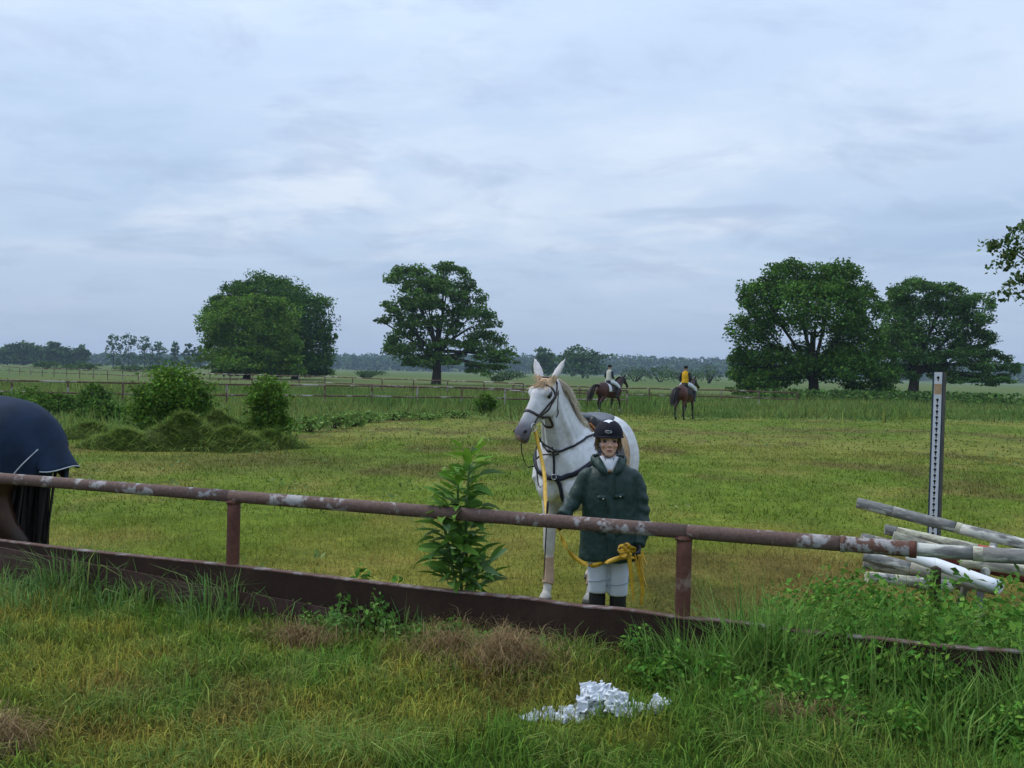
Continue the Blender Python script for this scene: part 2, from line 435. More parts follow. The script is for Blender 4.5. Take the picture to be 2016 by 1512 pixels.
def straw_mask(x, y):
    s = fence_s(x, y)
    m = np.exp(-((x + 0.10) / 0.26) ** 2 - ((s + 0.50) / 0.17) ** 2) + 0.8 * np.exp(-((x + 0.35) / 0.85) ** 2 - ((s + 0.14) / 0.12) ** 2) + 0.6 * np.exp(-((x + 1.15) / 0.2) ** 2 - ((s + 0.42) / 0.09) ** 2)
    m = m + 0.8 * np.exp(-((x - 1.28) / 0.16) ** 2 - ((y - 4.33) / 0.10) ** 2) + 0.8 * np.exp(-((x + 1.95) / 0.14) ** 2 - ((y - 3.95) / 0.10) ** 2)
    m = m * sstep(0.30, 0.58, fbm(x * 5.5, y * 5.5, s=203, o=3)) * 1.25
    return np.clip(m, 0, 1)

def graded(lo, hi, c, fine, grow):
    out_ = [c]; st = fine; v = c
    while v < hi: v += st; st *= grow; out_.append(v)
    v = c; st = fine; neg = []
    while v > lo: v -= st; st *= grow; neg.append(v)
    return np.array(neg[::-1] + out_)
gx = graded(-3000, 3000, 0.0, 0.07, 1.028); gy = graded(-600, 3000, 5.4, 0.06, 1.026)
XX, YY = np.meshgrid(gx, gy)
ZZ = gz(XX, YY)
ny, nx = XX.shape
ii = np.arange(nx * ny).reshape(ny, nx)
quads = np.stack([ii[:-1, :-1], ii[:-1, 1:], ii[1:, 1:], ii[1:, :-1]], -1).reshape(-1, 4)
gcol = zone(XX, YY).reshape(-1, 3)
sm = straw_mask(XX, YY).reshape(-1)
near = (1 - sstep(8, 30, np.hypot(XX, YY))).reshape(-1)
gcol = gcol * (1 - 0.45 * near * sstep(0.4, -0.2, fence_s(XX, YY)).reshape(-1) - 0.08 * near)[:, None]           # cover colour darkened under the near blades, most on the bank
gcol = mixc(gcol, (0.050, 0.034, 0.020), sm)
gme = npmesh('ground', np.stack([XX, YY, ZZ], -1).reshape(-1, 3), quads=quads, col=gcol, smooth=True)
m, nt, p, o = newmat('ground_cover')
a = nt.nodes.new('ShaderNodeAttribute'); a.attribute_name = 'Col'
f1 = noise_node(nt, 2.4, 8, 0.7); f2 = noise_node(nt, 22, 5, 0.7)
mx = nt.nodes.new('ShaderNodeMixRGB'); mx.blend_type = 'MULTIPLY'; mx.inputs[0].default_value = 1
nt.links.new(a.outputs['Color'], mx.inputs[1]); nt.links.new(ramp_node(nt, f1, [(0.3, (0.62, 0.66, 0.62)), (0.7, (1.35, 1.3, 1.3))]), mx.inputs[2])
mx2 = nt.nodes.new('ShaderNodeMixRGB'); mx2.blend_type = 'MULTIPLY'; mx2.inputs[0].default_value = 1
nt.links.new(mx.outputs[0], mx2.inputs[1]); nt.links.new(ramp_node(nt, f2, [(0.32, (0.55, 0.6, 0.6)), (0.68, (1.35, 1.35, 1.25))]), mx2.inputs[2])
nt.links.new(mx2.outputs[0], p.inputs['Base Color']); p.inputs['Roughness'].default_value = 0.95; p.inputs['Specular IOR Level'].default_value = 0.1
bump_node(nt, p, f2, 0.8, 0.05)
M['ground'] = m
g = link('ground', gme, m); tag(g, 'green and straw coloured grass field running to the horizon', 'ground', kind='structure')

# ================================================================== grass
def blades(name, root, h, w, az, lean, col, mat=None, bend=0.5, tri=False, label=None, cat='grass', tipc=1.25, parent=None, kind='stuff'):
    """blade-shaped faces: 5 vertices (bent) or 3 (far)"""
    n = len(root)
    d = np.stack([np.cos(az), np.sin(az), np.zeros(n)], -1)                # lean direction
    sa = az + math.pi / 2 + rng.normal(0, 0.5, n)
    sd = np.stack([np.cos(sa), np.sin(sa), np.zeros(n)], -1) * (w / 2)[:, None]
    up = np.array((0, 0, 1.0))
    tip = root + up * (h * np.cos(lean))[:, None] + d * (h * np.sin(lean))[:, None]
    if tri:
        V = np.stack([root - sd, root + sd, tip], 1).reshape(-1, 3)
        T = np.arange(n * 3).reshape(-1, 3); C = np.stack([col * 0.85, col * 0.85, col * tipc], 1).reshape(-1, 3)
        me = npmesh(name, V, tris=T, col=C)
    else:
        l2 = lean * (1 - bend)
        mid = root + up * (h * 0.55 * np.cos(l2))[:, None] + d * (h * 0.55 * np.sin(l2))[:, None]
        V = np.stack([root - sd, root + sd, mid + sd * 0.75, mid - sd * 0.75, tip], 1).reshape(-1, 3)
        b = np.arange(n) * 5
        Q = np.stack([b, b + 1, b + 2, b + 3], -1); T = np.stack([b + 3, b + 2, b + 4], -1)
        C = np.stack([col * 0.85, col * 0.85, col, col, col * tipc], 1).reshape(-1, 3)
        me = npmesh(name, V, tris=T, quads=Q, col=C)
    ob = link(name, me, mat or M['grass'], parent)
    if label: tag(ob, label, cat, kind=kind)
    return ob
def sector(n, d0, d1, half):
    r = np.sqrt(rng.uniform(d0 * d0, d1 * d1, n)); t = rng.uniform(-half, half, n)
    return r * np.sin(t), r * np.cos(t)
def jit(col, n, v=0.28):
    k = 1 + rng.normal(0, v, n) + (rng.uniform(0, 1, n) < 0.05) * 0.7; k = np.clip(k, 0.35, 2.2)
    c = col * k[:, None]; c[:, 0] *= 1 + rng.normal(0, 0.13, n); return np.clip(c, 0.004, 0.6)

# foreground bank
n = 120000
x, y = sector(n, 3.0, 7.9, R(34)); s = fence_s(x, y)
sm = straw_mask(x, y); ok = (s < -0.03) & (rng.uniform(0, 1, n) > sm * 0.85)
x, y, s = x[ok], y[ok], s[ok]; n = len(x)
h = 0.03 + 0.09 * fbm(x * 2.6, y * 2.6, s=91) ** 1.5 + rng.gamma(2, 0.013, n)
h = h * (1 + 0.9 * sstep(0.55, 0.75, fbm(x * 0.8, y * 0.8, s=12)))
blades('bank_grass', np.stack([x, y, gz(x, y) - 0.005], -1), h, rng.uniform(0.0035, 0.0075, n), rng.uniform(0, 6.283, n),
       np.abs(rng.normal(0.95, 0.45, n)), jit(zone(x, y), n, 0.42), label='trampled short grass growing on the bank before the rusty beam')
# mown ring
parts = []
for (cnt, d0, d1, hh, ww) in ((120000, 6.2, 14, 0.075, 0.0085), (120000, 14, 30, 0.08, 0.02), (90000, 30, 75, 0.075, 0.05)):
    x, y = sector(cnt, d0, d1, R(32)); s = fence_s(x, y); ok = s > 0.1; x, y = x[ok], y[ok]
    hs = hh * (0.35 + 1.1 * fbm(x * 1.1, y * 1.1, s=15)); parts.append((x, y, hs * rng.uniform(0.6, 1.35, len(x)), np.full(len(x), ww) * rng.uniform(0.6, 1.4, len(x))))
x, y, h, w = (np.concatenate(v) for v in zip(*parts)); n = len(x)
edge = 45 + 0.32 * np.clip(x, 0, 60) - 16 * sstep(-3, -9, x)
tall = sstep(-1, 3, y - edge); h = h * (1 + 3.2 * tall)
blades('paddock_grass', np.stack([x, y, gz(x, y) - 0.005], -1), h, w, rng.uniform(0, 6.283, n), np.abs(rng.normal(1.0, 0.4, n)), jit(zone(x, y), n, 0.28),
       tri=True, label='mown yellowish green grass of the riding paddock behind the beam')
# unmown sward before and around the far fence
n = 90000
x, y = sector(n, 27, 105, R(31)); edge = 45.5 + 0.32 * np.clip(x, 0, 60) - 16 * sstep(-3, -9, x) + 14 * (fbm(x * 0.16, y * 0.05, s=55) - 0.5)
ok = y > edge + rng.normal(0, 1.5, n); x, y = x[ok], y[ok]; n = len(x)
h = 0.20 + 0.85 * fbm(x * 0.35, y * 0.25, s=16) ** 2.4 * 1.6
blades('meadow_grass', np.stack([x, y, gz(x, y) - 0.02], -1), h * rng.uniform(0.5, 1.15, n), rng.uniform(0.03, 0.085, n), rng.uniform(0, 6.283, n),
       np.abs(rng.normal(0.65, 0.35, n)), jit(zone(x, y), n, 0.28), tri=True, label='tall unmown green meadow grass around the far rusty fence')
# dry straw trodden by the beam
n = 10000
x = np.concatenate([rng.normal(-0.10, 0.20, n // 2), np.where(rng.uniform(0, 1, n // 4) < 0.5, rng.normal(-1.15, 0.14, n // 4), rng.normal(-0.3, 0.6, n // 4)), rng.normal(1.28, 0.13, n // 8), rng.normal(-1.98, 0.07, n // 8)])
sy = np.concatenate([rng.normal(-0.50, 0.12, n // 2), np.where(np.abs(x[n // 2:n // 2 + n // 4] + 1.15) < 0.3, rng.normal(-0.42, 0.07, n // 4), rng.normal(-0.16, 0.06, n // 4))])
y = np.concatenate([(5.62 - 0.4 * x[:len(sy)]) + sy * 1.077, rng.normal(4.33, 0.07, n // 8), rng.normal(3.95, 0.09, n // 8)])
k = rng.uniform(0, 1, len(x)) < 0.25 + straw_mask(x, y); x, y = x[k], y[k]; n = len(x)
pile = 0.11 * straw_mask(x, y)
c = mixc((0.10, 0.058, 0.025), (0.50, 0.36, 0.18), rng.uniform(0, 1, n) ** 1.5)
blades('straw', np.stack([x, y, gz(x, y) + pile * rng.uniform(0, 1, n)], -1), rng.uniform(0.05, 0.20, n), rng.uniform(0.002, 0.0045, n), rng.uniform(0, 6.283, n),
       np.abs(rng.normal(1.25, 0.28, n)), c, label='dry brown straw trodden into the bank before the beam', cat='straw')

def clump_field(name, specs, label, c0, c1, w=(0.005, 0.011), cat='grass', lean=0.42):
    X, Y, H, A, L = [], [], [], [], []
    for (cx, cy, r, hh, k) in specs:
        a = rng.uniform(0, 6.283, k); rr = r * np.sqrt(rng.uniform(0, 1, k))
        X.append(cx + rr * np.cos(a)); Y.append(cy + rr * np.sin(a)); H.append(hh * rng.uniform(0.45, 1.1, k)); A.append(a + rng.normal(0, 0.6, k)); L.append(np.abs(rng.normal(lean, 0.25, k)))
    X, Y, H, A, L = (np.concatenate(v) for v in (X, Y, H, A, L)); n = len(X)
    c = mixc(c0, c1, rng.uniform(0, 1, n))
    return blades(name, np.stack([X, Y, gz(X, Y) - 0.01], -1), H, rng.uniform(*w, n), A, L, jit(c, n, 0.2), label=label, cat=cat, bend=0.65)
def fl(x, s):                 # a place given by x and distance from the fence line (s<0: camera side)
    return (x, 5.62 - 0.40 * x + s * 1.077)
sp = []
for i in range(95):
    yy = random.uniform(3.6, 6.6); xx = random.uniform(-0.56, 0.56) * yy
    if fence_s(xx, yy) > -0.12 or straw_mask(np.array(xx), np.array(yy)) > 0.35: continue
    sp.append((xx, yy, random.uniform(0.05, 0.2), random.uniform(0.10, 0.19), random.randint(60, 130)))
for (xx, yy) in ((-0.75, 3.95), (-0.6, 3.9), (-0.95, 4.0), (-0.45, 3.92), (1.0, 3.95), (1.3, 4.0)): sp.append((xx, yy, 0.16, 0.24, 170))
clump_field('matted_grass', sp, 'matted tangles of longer green grass lying over the bank', (0.085, 0.175, 0.022), (0.26, 0.30, 0.07), w=(0.003, 0.007), lean=1.05)
sp = [(*fl(-3.25, -0.12), 0.30, 0.30, 160), (*fl(-2.85, -0.10), 0.22, 0.42, 170), (*fl(-2.62, -0.12), 0.15, 0.36, 100), (*fl(-2.3, -0.12), 0.15, 0.30, 70),
      (*fl(-1.98, -0.1), 0.10, 0.30, 40), (*fl(-1.78, -0.16), 0.12, 0.40, 60), (*fl(-1.62, -0.16), 0.10, 0.42, 45), (*fl(-3.7, -0.2), 0.35, 0.30, 160), (*fl(-3.3, -0.4), 0.35, 0.24, 200), (*fl(-2.8, -0.42), 0.3, 0.24, 170), (*fl(-2.4, -0.32), 0.25, 0.20, 120), (*fl(-3.6, -0.6), 0.35, 0.2, 160), (*fl(-3.0, -0.65), 0.3, 0.18, 140), (*fl(-1.75, -0.3), 0.2, 0.24, 80),
      (*fl(-0.55, -0.20), 0.12, 0.30, 22), (*fl(-0.8, -0.2), 0.2, 0.26, 30), (*fl(0.3, -0.15), 0.2, 0.22, 24), (*fl(-1.3, -0.16), 0.15, 0.3, 26), (*fl(-0.95, -0.15), 0.12, 0.2, 14), (*fl(-0.2, -0.22), 0.2, 0.16, 20)]
clump_field('tall_grass', sp, 'tufts of tall blue green grass standing against the left beam', (0.07, 0.16, 0.03), (0.22, 0.33, 0.10), lean=0.62)
sp = []
for i in range(70):
    xx = random.uniform(0.75, 3.1); ss = -abs(random.gauss(0.0, 0.42)) - 0.05
    if 5.62 - 0.4 * xx + ss < 4.25 and xx < 0.9: continue
    sp.append((*fl(xx, ss), random.uniform(0.12, 0.25), random.uniform(0.20, 0.34) * (1.15 if ss > -0.4 else 0.8), 75))
for i in range(40):
    xx = random.uniform(1.15, 3.2); sp.append((*fl(xx, random.uniform(0.05, 0.9)), 0.22, random.uniform(0.40, 0.72), 60))
for i in range(16):
    xx = random.choice((random.uniform(1.1, 2.0), random.uniform(2.3, 2.9))); sp.append((*fl(xx, random.uniform(-0.2, -0.05)), 0.14, random.uniform(0.34, 0.48), 100))
for i in range(46):
    xx = random.uniform(0.85, 3.0); sp.append((*fl(xx, random.uniform(-0.35, -0.04)), 0.10, random.uniform(0.30, 0.52), 9))
clump_field('rank_grass', sp, 'rank green grass and weeds smothering the right end of the beam', (0.07, 0.18, 0.02), (0.24, 0.36, 0.09))

# ------------------------------------------------------------------ leafy weeds (ground cover)
def leafcards(name, P, size, col, aspect=0.55, updir=0.6, mat=None, parent=None, label=None, cat=None, kind=None, group=None):
    """small rhombic leaves with a fold, scattered at points P"""
    n = len(P)
    nrm = rng.normal(0, 1, (n, 3)); nrm[:, 2] = np.abs(nrm[:, 2]) * 0.7 + updir; nrm /= np.linalg.norm(nrm, axis=1)[:, None]
    t = rng.normal(0, 1, (n, 3)); t -= nrm * np.sum(t * nrm, 1)[:, None]; t /= np.linalg.norm(t, axis=1)[:, None]
    b = np.cross(nrm, t); s2 = (size / 2)[:, None]
    V = np.stack([P - t * s2, P + b * s2 * aspect + nrm * s2 * 0.15, P + t * s2, P - b * s2 * aspect + nrm * s2 * 0.15], 1).reshape(-1, 3)
    Q = np.arange(n * 4).reshape(-1, 4)
    T = np.concatenate([Q[:, [0, 1, 2]], Q[:, [0, 2, 3]]])
    me = npmesh(name, V, tris=T, col=np.repeat(col, 4, axis=0))
    ob = link(name, me, mat or M['leaf'], parent)
    if label: tag(ob, label, cat, group, kind)
    return ob
def weed_points(specs):
    P, S = [], []
    for (cx, cy, r, hh, k, sz) in specs:
        a = rng.uniform(0, 6.283, k); rr = r * np.sqrt(rng.uniform(0, 1, k)); X = cx + rr * np.cos(a); Y = cy + rr * np.sin(a)
        dome = hh * (1 - 0.75 * (rr / r) ** 2)
        P.append(np.stack([X, Y, gz(X, Y) + dome * rng.uniform(0.15, 1, k) ** 0.6], -1)); S.append(sz * rng.uniform(0.5, 1.3, k))
    return np.concatenate(P), np.concatenate(S)
sp = []
for i in range(40):
    xx = random.uniform(0.62, 3.0); ss = -random.uniform(0.02, 0.75)
    if xx < 0.95 and ss < -0.45: continue
    sp.append((*fl(xx, ss), random.uniform(0.10, 0.22), random.uniform(0.10, 0.26), 220, 0.035))
for i in range(84):
    xx = random.uniform(1.75, 3.7); ss = random.uniform(0.05, 1.9); sp.append((*fl(xx, ss), 0.26, random.uniform(0.44, 0.62) + 0.10 * (xx > 2.1) + 0.16 * min(1, max(0, (ss - 0.3) / 0.6)), 330, 0.046))
for i in range(30): sp.append((*fl(random.uniform(2.4, 3.9), random.uniform(1.5, 3.0)), 0.28, random.uniform(0.46, 0.66), 280, 0.055))
for i in range(14): sp.append((*fl(random.uniform(1.3, 1.8), random.uniform(0.1, 0.9)), 0.22, random.uniform(0.25, 0.42), 160, 0.045))
for i in range(34): sp.append((*fl(random.choice((random.uniform(1.25, 2.0), random.uniform(2.32, 3.2))), random.uniform(-0.28, 0.05)), 0.17, random.uniform(0.24, 0.38), 240, 0.036))
for i in range(16): sp.append((*fl(random.uniform(2.35, 3.3), random.uniform(-0.6, -0.25)), 0.17, random.uniform(0.12, 0.24), 200, 0.036))
P, S = weed_points(sp)
leafcards('nettle_cover', P, S, jit(mixc((0.055, 0.155, 0.018), (0.145, 0.28, 0.038), rng.uniform(0, 1, len(P))), len(P), 0.25), label='leafy green weeds growing over the right end of the beam', cat='weeds', kind='stuff')
sp = [(*fl(random.uniform(-1.35, 0.15), random.uniform(-0.34, -0.10)), random.uniform(0.06, 0.13), random.uniform(0.05, 0.17), 90, 0.034) for _ in range(26)] + [(*fl(-0.95, -0.12), 0.09, 0.27, 130, 0.04), (*fl(-0.84, -0.16), 0.08, 0.20, 100, 0.045), (*fl(-0.74, -0.13), 0.07, 0.29, 90, 0.04), (*fl(-0.64, -0.18), 0.09, 0.18, 110, 0.04), (*fl(-1.08, -0.2), 0.09, 0.15, 100, 0.04), (*fl(-0.70, -0.13), 0.10, 0.22, 160, 0.035), (*fl(-1.1, -0.18), 0.10, 0.12, 90, 0.035), (*fl(-0.55, -0.2), 0.14, 0.13, 130, 0.035), (*fl(-0.3, -0.2), 0.16, 0.10, 150, 0.03),
      (*fl(0.02, -0.15), 0.10, 0.14, 80, 0.03), (*fl(-0.1, -0.28), 0.15, 0.06, 90, 0.03), (*fl(-1.45, -0.12), 0.12, 0.10, 80, 0.03)]
P, S = weed_points(sp)
leafcards('low_weeds', P, S, jit(mixc((0.08, 0.18, 0.025), (0.15, 0.26, 0.06), rng.uniform(0, 1, len(P))), len(P), 0.2), label='low pale green weeds rooted at the foot of the beam', cat='weeds', kind='stuff')
sp = [(-1.05, 7.2, 0.22, 0.62, 330, 0.075), (-0.75, 7.0, 0.22, 0.58, 300, 0.08), (-0.52, 6.8, 0.15, 0.50, 160, 0.07), (-1.95, 7.05, 0.30, 0.5, 260, 0.05), (1.55, 6.9, 0.35, 0.40, 260, 0.06), (1.95, 7.4, 0.3, 0.42, 220, 0.06)]
P, S = weed_points(sp)
leafcards('paddock_weeds', P, S, jit(mixc((0.06, 0.16, 0.016), (0.12, 0.23, 0.035), rng.uniform(0, 1, len(P))), len(P), 0.2), label='bushy green weeds growing in the paddock just behind the beam', cat='weeds', kind='stuff')
# docks and broad leaves dotted over the paddock
n = 420
x, y = sector(n, 9, 42, R(31)); k = (fbm(x * 0.35, y * 0.25, s=88) > 0.53) & (fence_s(x, y) > 1.2); x, y = x[k], y[k]
px8 = np.repeat(x, 6) + rng.normal(0, 0.09, len(x) * 6); py8 = np.repeat(y, 6) + rng.normal(0, 0.09, len(x) * 6)
P = np.stack([px8, py8, gz(px8, py8) + rng.uniform(0.02, 0.12, len(px8))], -1)
leafcards('dock_leaves', P, rng.uniform(0.05, 0.12, len(P)), jit(mixc((0.09, 0.16, 0.03), (0.22, 0.28, 0.10), rng.uniform(0, 1, len(P))), len(P), 0.2), label='broad dock leaves dotted over the mown paddock', cat='weeds', kind='stuff')

# ================================================================== far wood, trees, shrubs
def leaf_cloud(lobes, n, clumps=14, spread=0.30, fill=0.25):
    """points spread through the crown: mostly in clumps on the lobe shells, some inside"""
    lob = np.array(lobes, float); wgt = (lob[:, 3] * lob[:, 4] * lob[:, 5]) ** (2 / 3); wgt /= wgt.sum()
    P, K = [], []
    for L, w in zip(lob, wgt):
        k = max(8, int(n * w)); nc = max(5, int(clumps * (0.5 + 2 * w * len(lob) / 2)))
        d = rng.normal(0, 1, (nc, 3)); d /= np.linalg.norm(d, axis=1)[:, None]; d[:, 2] = np.where(d[:, 2] < -0.55, -d[:, 2], d[:, 2])
        cc = d * rng.uniform(0.70, 1.10, nc)[:, None]
        which = rng.integers(0, nc, k); sg = spread * rng.uniform(0.6, 1.3, nc)
        q = cc[which] + np.clip(rng.normal(0, 1, (k, 3)), -1.7, 1.7) * sg[which][:, None] * np.array((1, 1, 0.75)) * 0.62
        ins = rng.uniform(0, 1, k) < fill
        dd = rng.normal(0, 1, (k, 3)); dd /= np.linalg.norm(dd, axis=1)[:, None]
        q[ins] = (dd * (rng.uniform(0, 1, k) ** 0.4 * 0.85)[:, None])[ins]
        P.append(L[:3] + q * L[3:6]); K.append(rng.uniform(0.65, 1.4, nc)[which])
    return np.concatenate(P), np.concatenate(K)
def tree(name, label, base, lobes, n, size, c0, c1, trunk_r, group=None, clumps=14, spread=0.30, fill=0.25, cat='tree', limbs=True, trunk_top=None):
    """base: world point; lobes: list (x,y,z,rx,ry,rz) relative to the base"""
    root = empty(name, base)
    tag(root, label, cat, group)
    P, K = leaf_cloud(lobes, n, clumps, spread, fill)
    P = P[P[:, 2] > 0.15]; K = K[:len(P)] if len(K) != len(P) else K
    c = jit(mixc(c0, c1, rng.uniform(0, 1, len(P))) * K[:, None], len(P), 0.16)
    leafcards('crown', P, size * rng.uniform(0.6, 1.4, len(P)), c, aspect=0.7, updir=0.35, parent=root)
    mb = MB(); hub = np.mean([l[:3] for l in lobes], axis=0); th = trunk_top or hub[2] * 0.55
    mb.tube([(0, 0, -0.3), (trunk_r * 0.2, 0, th * 0.4), (hub[0] * 0.1, hub[1] * 0.1, th), (hub[0] * 0.35, hub[1] * 0.35, hub[2] * 1.2)], [trunk_r * 1.25, trunk_r, trunk_r * 0.8, trunk_r * 0.25], ring=10)
    if limbs:
        for i, l in enumerate(lobes):
            z0 = th * random.uniform(0.75, 1.15); m_ = (l[0] * 0.45, l[1] * 0.45, z0 + (l[2] - z0) * 0.45 + trunk_r * 0.5)
            mb.tube([(hub[0] * 0.1, hub[1] * 0.1, z0), m_, (l[0], l[1], l[2])], [trunk_r * 0.45, trunk_r * 0.3, trunk_r * 0.08], ring=7)
            for j in range(3):
                e = (l[0] + random.uniform(-0.7, 0.7) * l[3], l[1] + random.uniform(-0.7, 0.7) * l[4], l[2] + random.uniform(-0.1, 0.8) * l[5])
                mb.tube([m_, tuple((np.array(m_) + np.array(e)) / 2 + np.array((0, 0, 0.1 * l[5]))), e], [trunk_r * 0.2, trunk_r * 0.12, trunk_r * 0.04], ring=6)
    mb.build('trunk', M['bark'], root)
    return root
def survey_lobes(d, bx, rows, depth=0.9):
    """lobes measured in the photo at distance d -> metres relative to the base"""
    b = at(bx, 756, d); b.z = 0.0
    L = []
    for i, (px, py, rx, ry) in enumerate(rows):
        p = at(px, py, d); k = d / FPX
        L.append((p.x - b.x, random.uniform(-0.45, 0.45) * rx * k * depth, p.z, rx * k, rx * k * depth, ry * k))
    return b, L
DK0, DK1 = (0.036, 0.098, 0.012), (0.092, 0.178, 0.024)
LG0, LG1 = (0.068, 0.145, 0.012), (0.135, 0.225, 0.024)
b, L = survey_lobes(165, 485, [(470, 655, 62, 58), (535, 645, 52, 48), (435, 690, 38, 42), (560, 700, 42, 36), (495, 612, 48, 30), (500, 715, 84, 28), (430, 640, 34, 36), (450, 728, 48, 16), (540, 730, 50, 16)])
tree('walnut_tree', 'rounded tree with lighter green crown in front of a darker one', b, L, 44000, 0.40, LG0, LG1, 0.55, clumps=20, fill=0.3)
b, L = survey_lobes(178, 580, [(530, 582, 66, 38), (480, 592, 44, 34), (600, 625, 48, 48), (622, 690, 32, 40), (560, 640, 70, 62), (432, 612, 30, 32), (628, 722, 26, 18), (575, 705, 60, 35), (645, 660, 16, 22), (600, 733, 52, 12)])
tree('walnut_tree', 'dark round tree behind the lighter crowned one, left of the lone tree', b, L, 44000, 0.40, DK0, DK1, 0.6, clumps=20, fill=0.32)
b, L = survey_lobes(148, 858, [(805, 560, 46, 36), (882, 558, 46, 36), (920, 592, 34, 30), (780, 620, 36, 26), (835, 628, 52, 42), (930, 640, 54, 40), (800, 690, 48, 42), (960, 690, 44, 34), (842, 590, 52, 36), (992, 705, 28, 16), (955, 728, 40, 14), (750, 632, 14, 10), (880, 690, 44, 24), (850, 715, 55, 18)])
tree('walnut_tree', 'lone airy tree with a visible dark trunk standing in the open field', b, L, 42000, 0.36, (0.052, 0.115, 0.018), (0.115, 0.200, 0.038), 0.62, clumps=18, spread=0.26, fill=0.06, trunk_top=4.5)
b, L = survey_lobes(100, 1600, [(1560, 548, 52, 38), (1640, 560, 56, 38), (1502, 590, 46, 40), (1702, 602, 42, 46), (1600, 620, 100, 62), (1480, 662, 42, 46), (1695, 680, 60, 54), (1458, 725, 30, 40), (1560, 720, 84, 44), (1660, 730, 74, 36), (1735, 735, 32, 40), (1510, 750, 60, 28), (1470, 770, 34, 16), (1700, 768, 50, 14)])
tree('walnut_tree', 'largest dark spreading tree on a short trunk behind the yellow vested rider', b, L, 66000, 0.27, DK0, DK1, 0.5, clumps=22, fill=0.26)
b, L = survey_lobes(125, 1797, [(1790, 582, 48, 30), (1870, 590, 48, 32), (1918, 620, 42, 36), (1840, 640, 82, 46), (1765, 620, 36, 46), (1925, 680, 46, 36), (1965, 722, 36, 28), (1800, 690, 60, 36), (1890, 715, 60, 30), (1755, 690, 40, 46), (1765, 738, 40, 22), (1940, 748, 50, 16), (1870, 745, 46, 14)])
tree('walnut_tree', 'smaller airy tree beside the largest tree, behind the jump upright', b, L, 52000, 0.31, (0.044, 0.108, 0.020), (0.100, 0.185, 0.038), 0.62, clumps=18, spread=0.27, fill=0.10, trunk_top=3.2)

# poplar whose twigs reach in from the side
b = Vector((13.0, 21.5, 0))
Lp = [(0.6, 0, 5.0, 1.9, 2.0, 1.6), (1.5, 0.2, 8.2, 1.8, 1.8, 2.2), (-1.6, 0, 4.6, 1.05, 1.1, 0.75), (-2.45, -0.2, 4.7, 0.62, 0.7, 0.62), (-2.3, 0.1, 3.9, 0.55, 0.6, 0.35), (1.7, 0, 11, 1.2, 1.2, 2.0)]
tree('poplar_tree', 'leafy poplar branch tips reaching in beside the smaller airy tree', b, Lp, 11000, 0.105, (0.04, 0.08, 0.02), (0.09, 0.14, 0.04), 0.22, clumps=26, spread=0.22, fill=0.2)

# hedgerow trees in the distance
def far_tree(px, d, top, half, base_y, label, airy=False, group='distant trees along the field edge'):
    k = d / FPX; b = at(px, 756, d); b.z = 0; h = at(px, top, d).z
    rows = []
    if airy:
        rows = [(0, 0, h * 0.80, half * k * 0.7, half * k * 0.7, h * 0.20), (half * k * 0.4, 0, h * 0.62, half * k * 0.6, half * k * 0.6, h * 0.16), (-half * k * 0.45, 0, h * 0.58, half * k * 0.55, half * k * 0.5, h * 0.18), (0, 0, h * 0.22, half * k, half * k, h * 0.22)]
    else:
        rows = [(0, 0, h * 0.72, half * k * 0.75, half * k * 0.75, h * 0.28), (half * k * 0.4, 0, h * 0.5, half * k * 0.7, half * k * 0.6, h * 0.3), (-half * k * 0.4, 0, h * 0.46, half * k * 0.7, half * k * 0.6, h * 0.3), (0, 0, h * 0.22, half * k, half * k, h * 0.25)]
    return tree('hedgerow_tree', label, b, rows, 2600 if half > 25 else (1500 if not airy else 650), 0.85 * d / (330 if not airy else 420), (0.035, 0.080, 0.018), (0.075, 0.135, 0.036), 0.25, group=group, clumps=12, spread=0.33, fill=0.35 if not airy else 0.04, limbs=airy)
ORD = ('first', 'second', 'third', 'fourth', 'fifth', 'sixth', 'seventh', 'eighth')
for i, (px, top, half) in enumerate(((158, 680, 15), (130, 684, 20), (103, 676, 26), (75, 680, 22), (45, 674, 26), (14, 679, 26))):
    far_tree(px, 640, top, half, 720, 'dense hazy tree in the distant row, %s from the slim airy trees' % ORD[i])
for i, (px, top, half) in enumerate(((388, 684, 12), (370, 677, 11), (343, 674, 9), (312, 673, 15), (284, 664, 15), (252, 658, 19), (222, 660, 15))):
    far_tree(px, 600, top, half, 720, 'slim airy distant tree, %s in line from the rounded lighter tree' % ORD[i], True)
far_tree(1070, 480, 685, 24, 742, 'narrow hazy tree behind the ears of the white horse', group=None)
far_tree(1146, 460, 681, 48, 742, 'broad hazy tree beyond the fence, behind the rider in the pale vest', group=None)
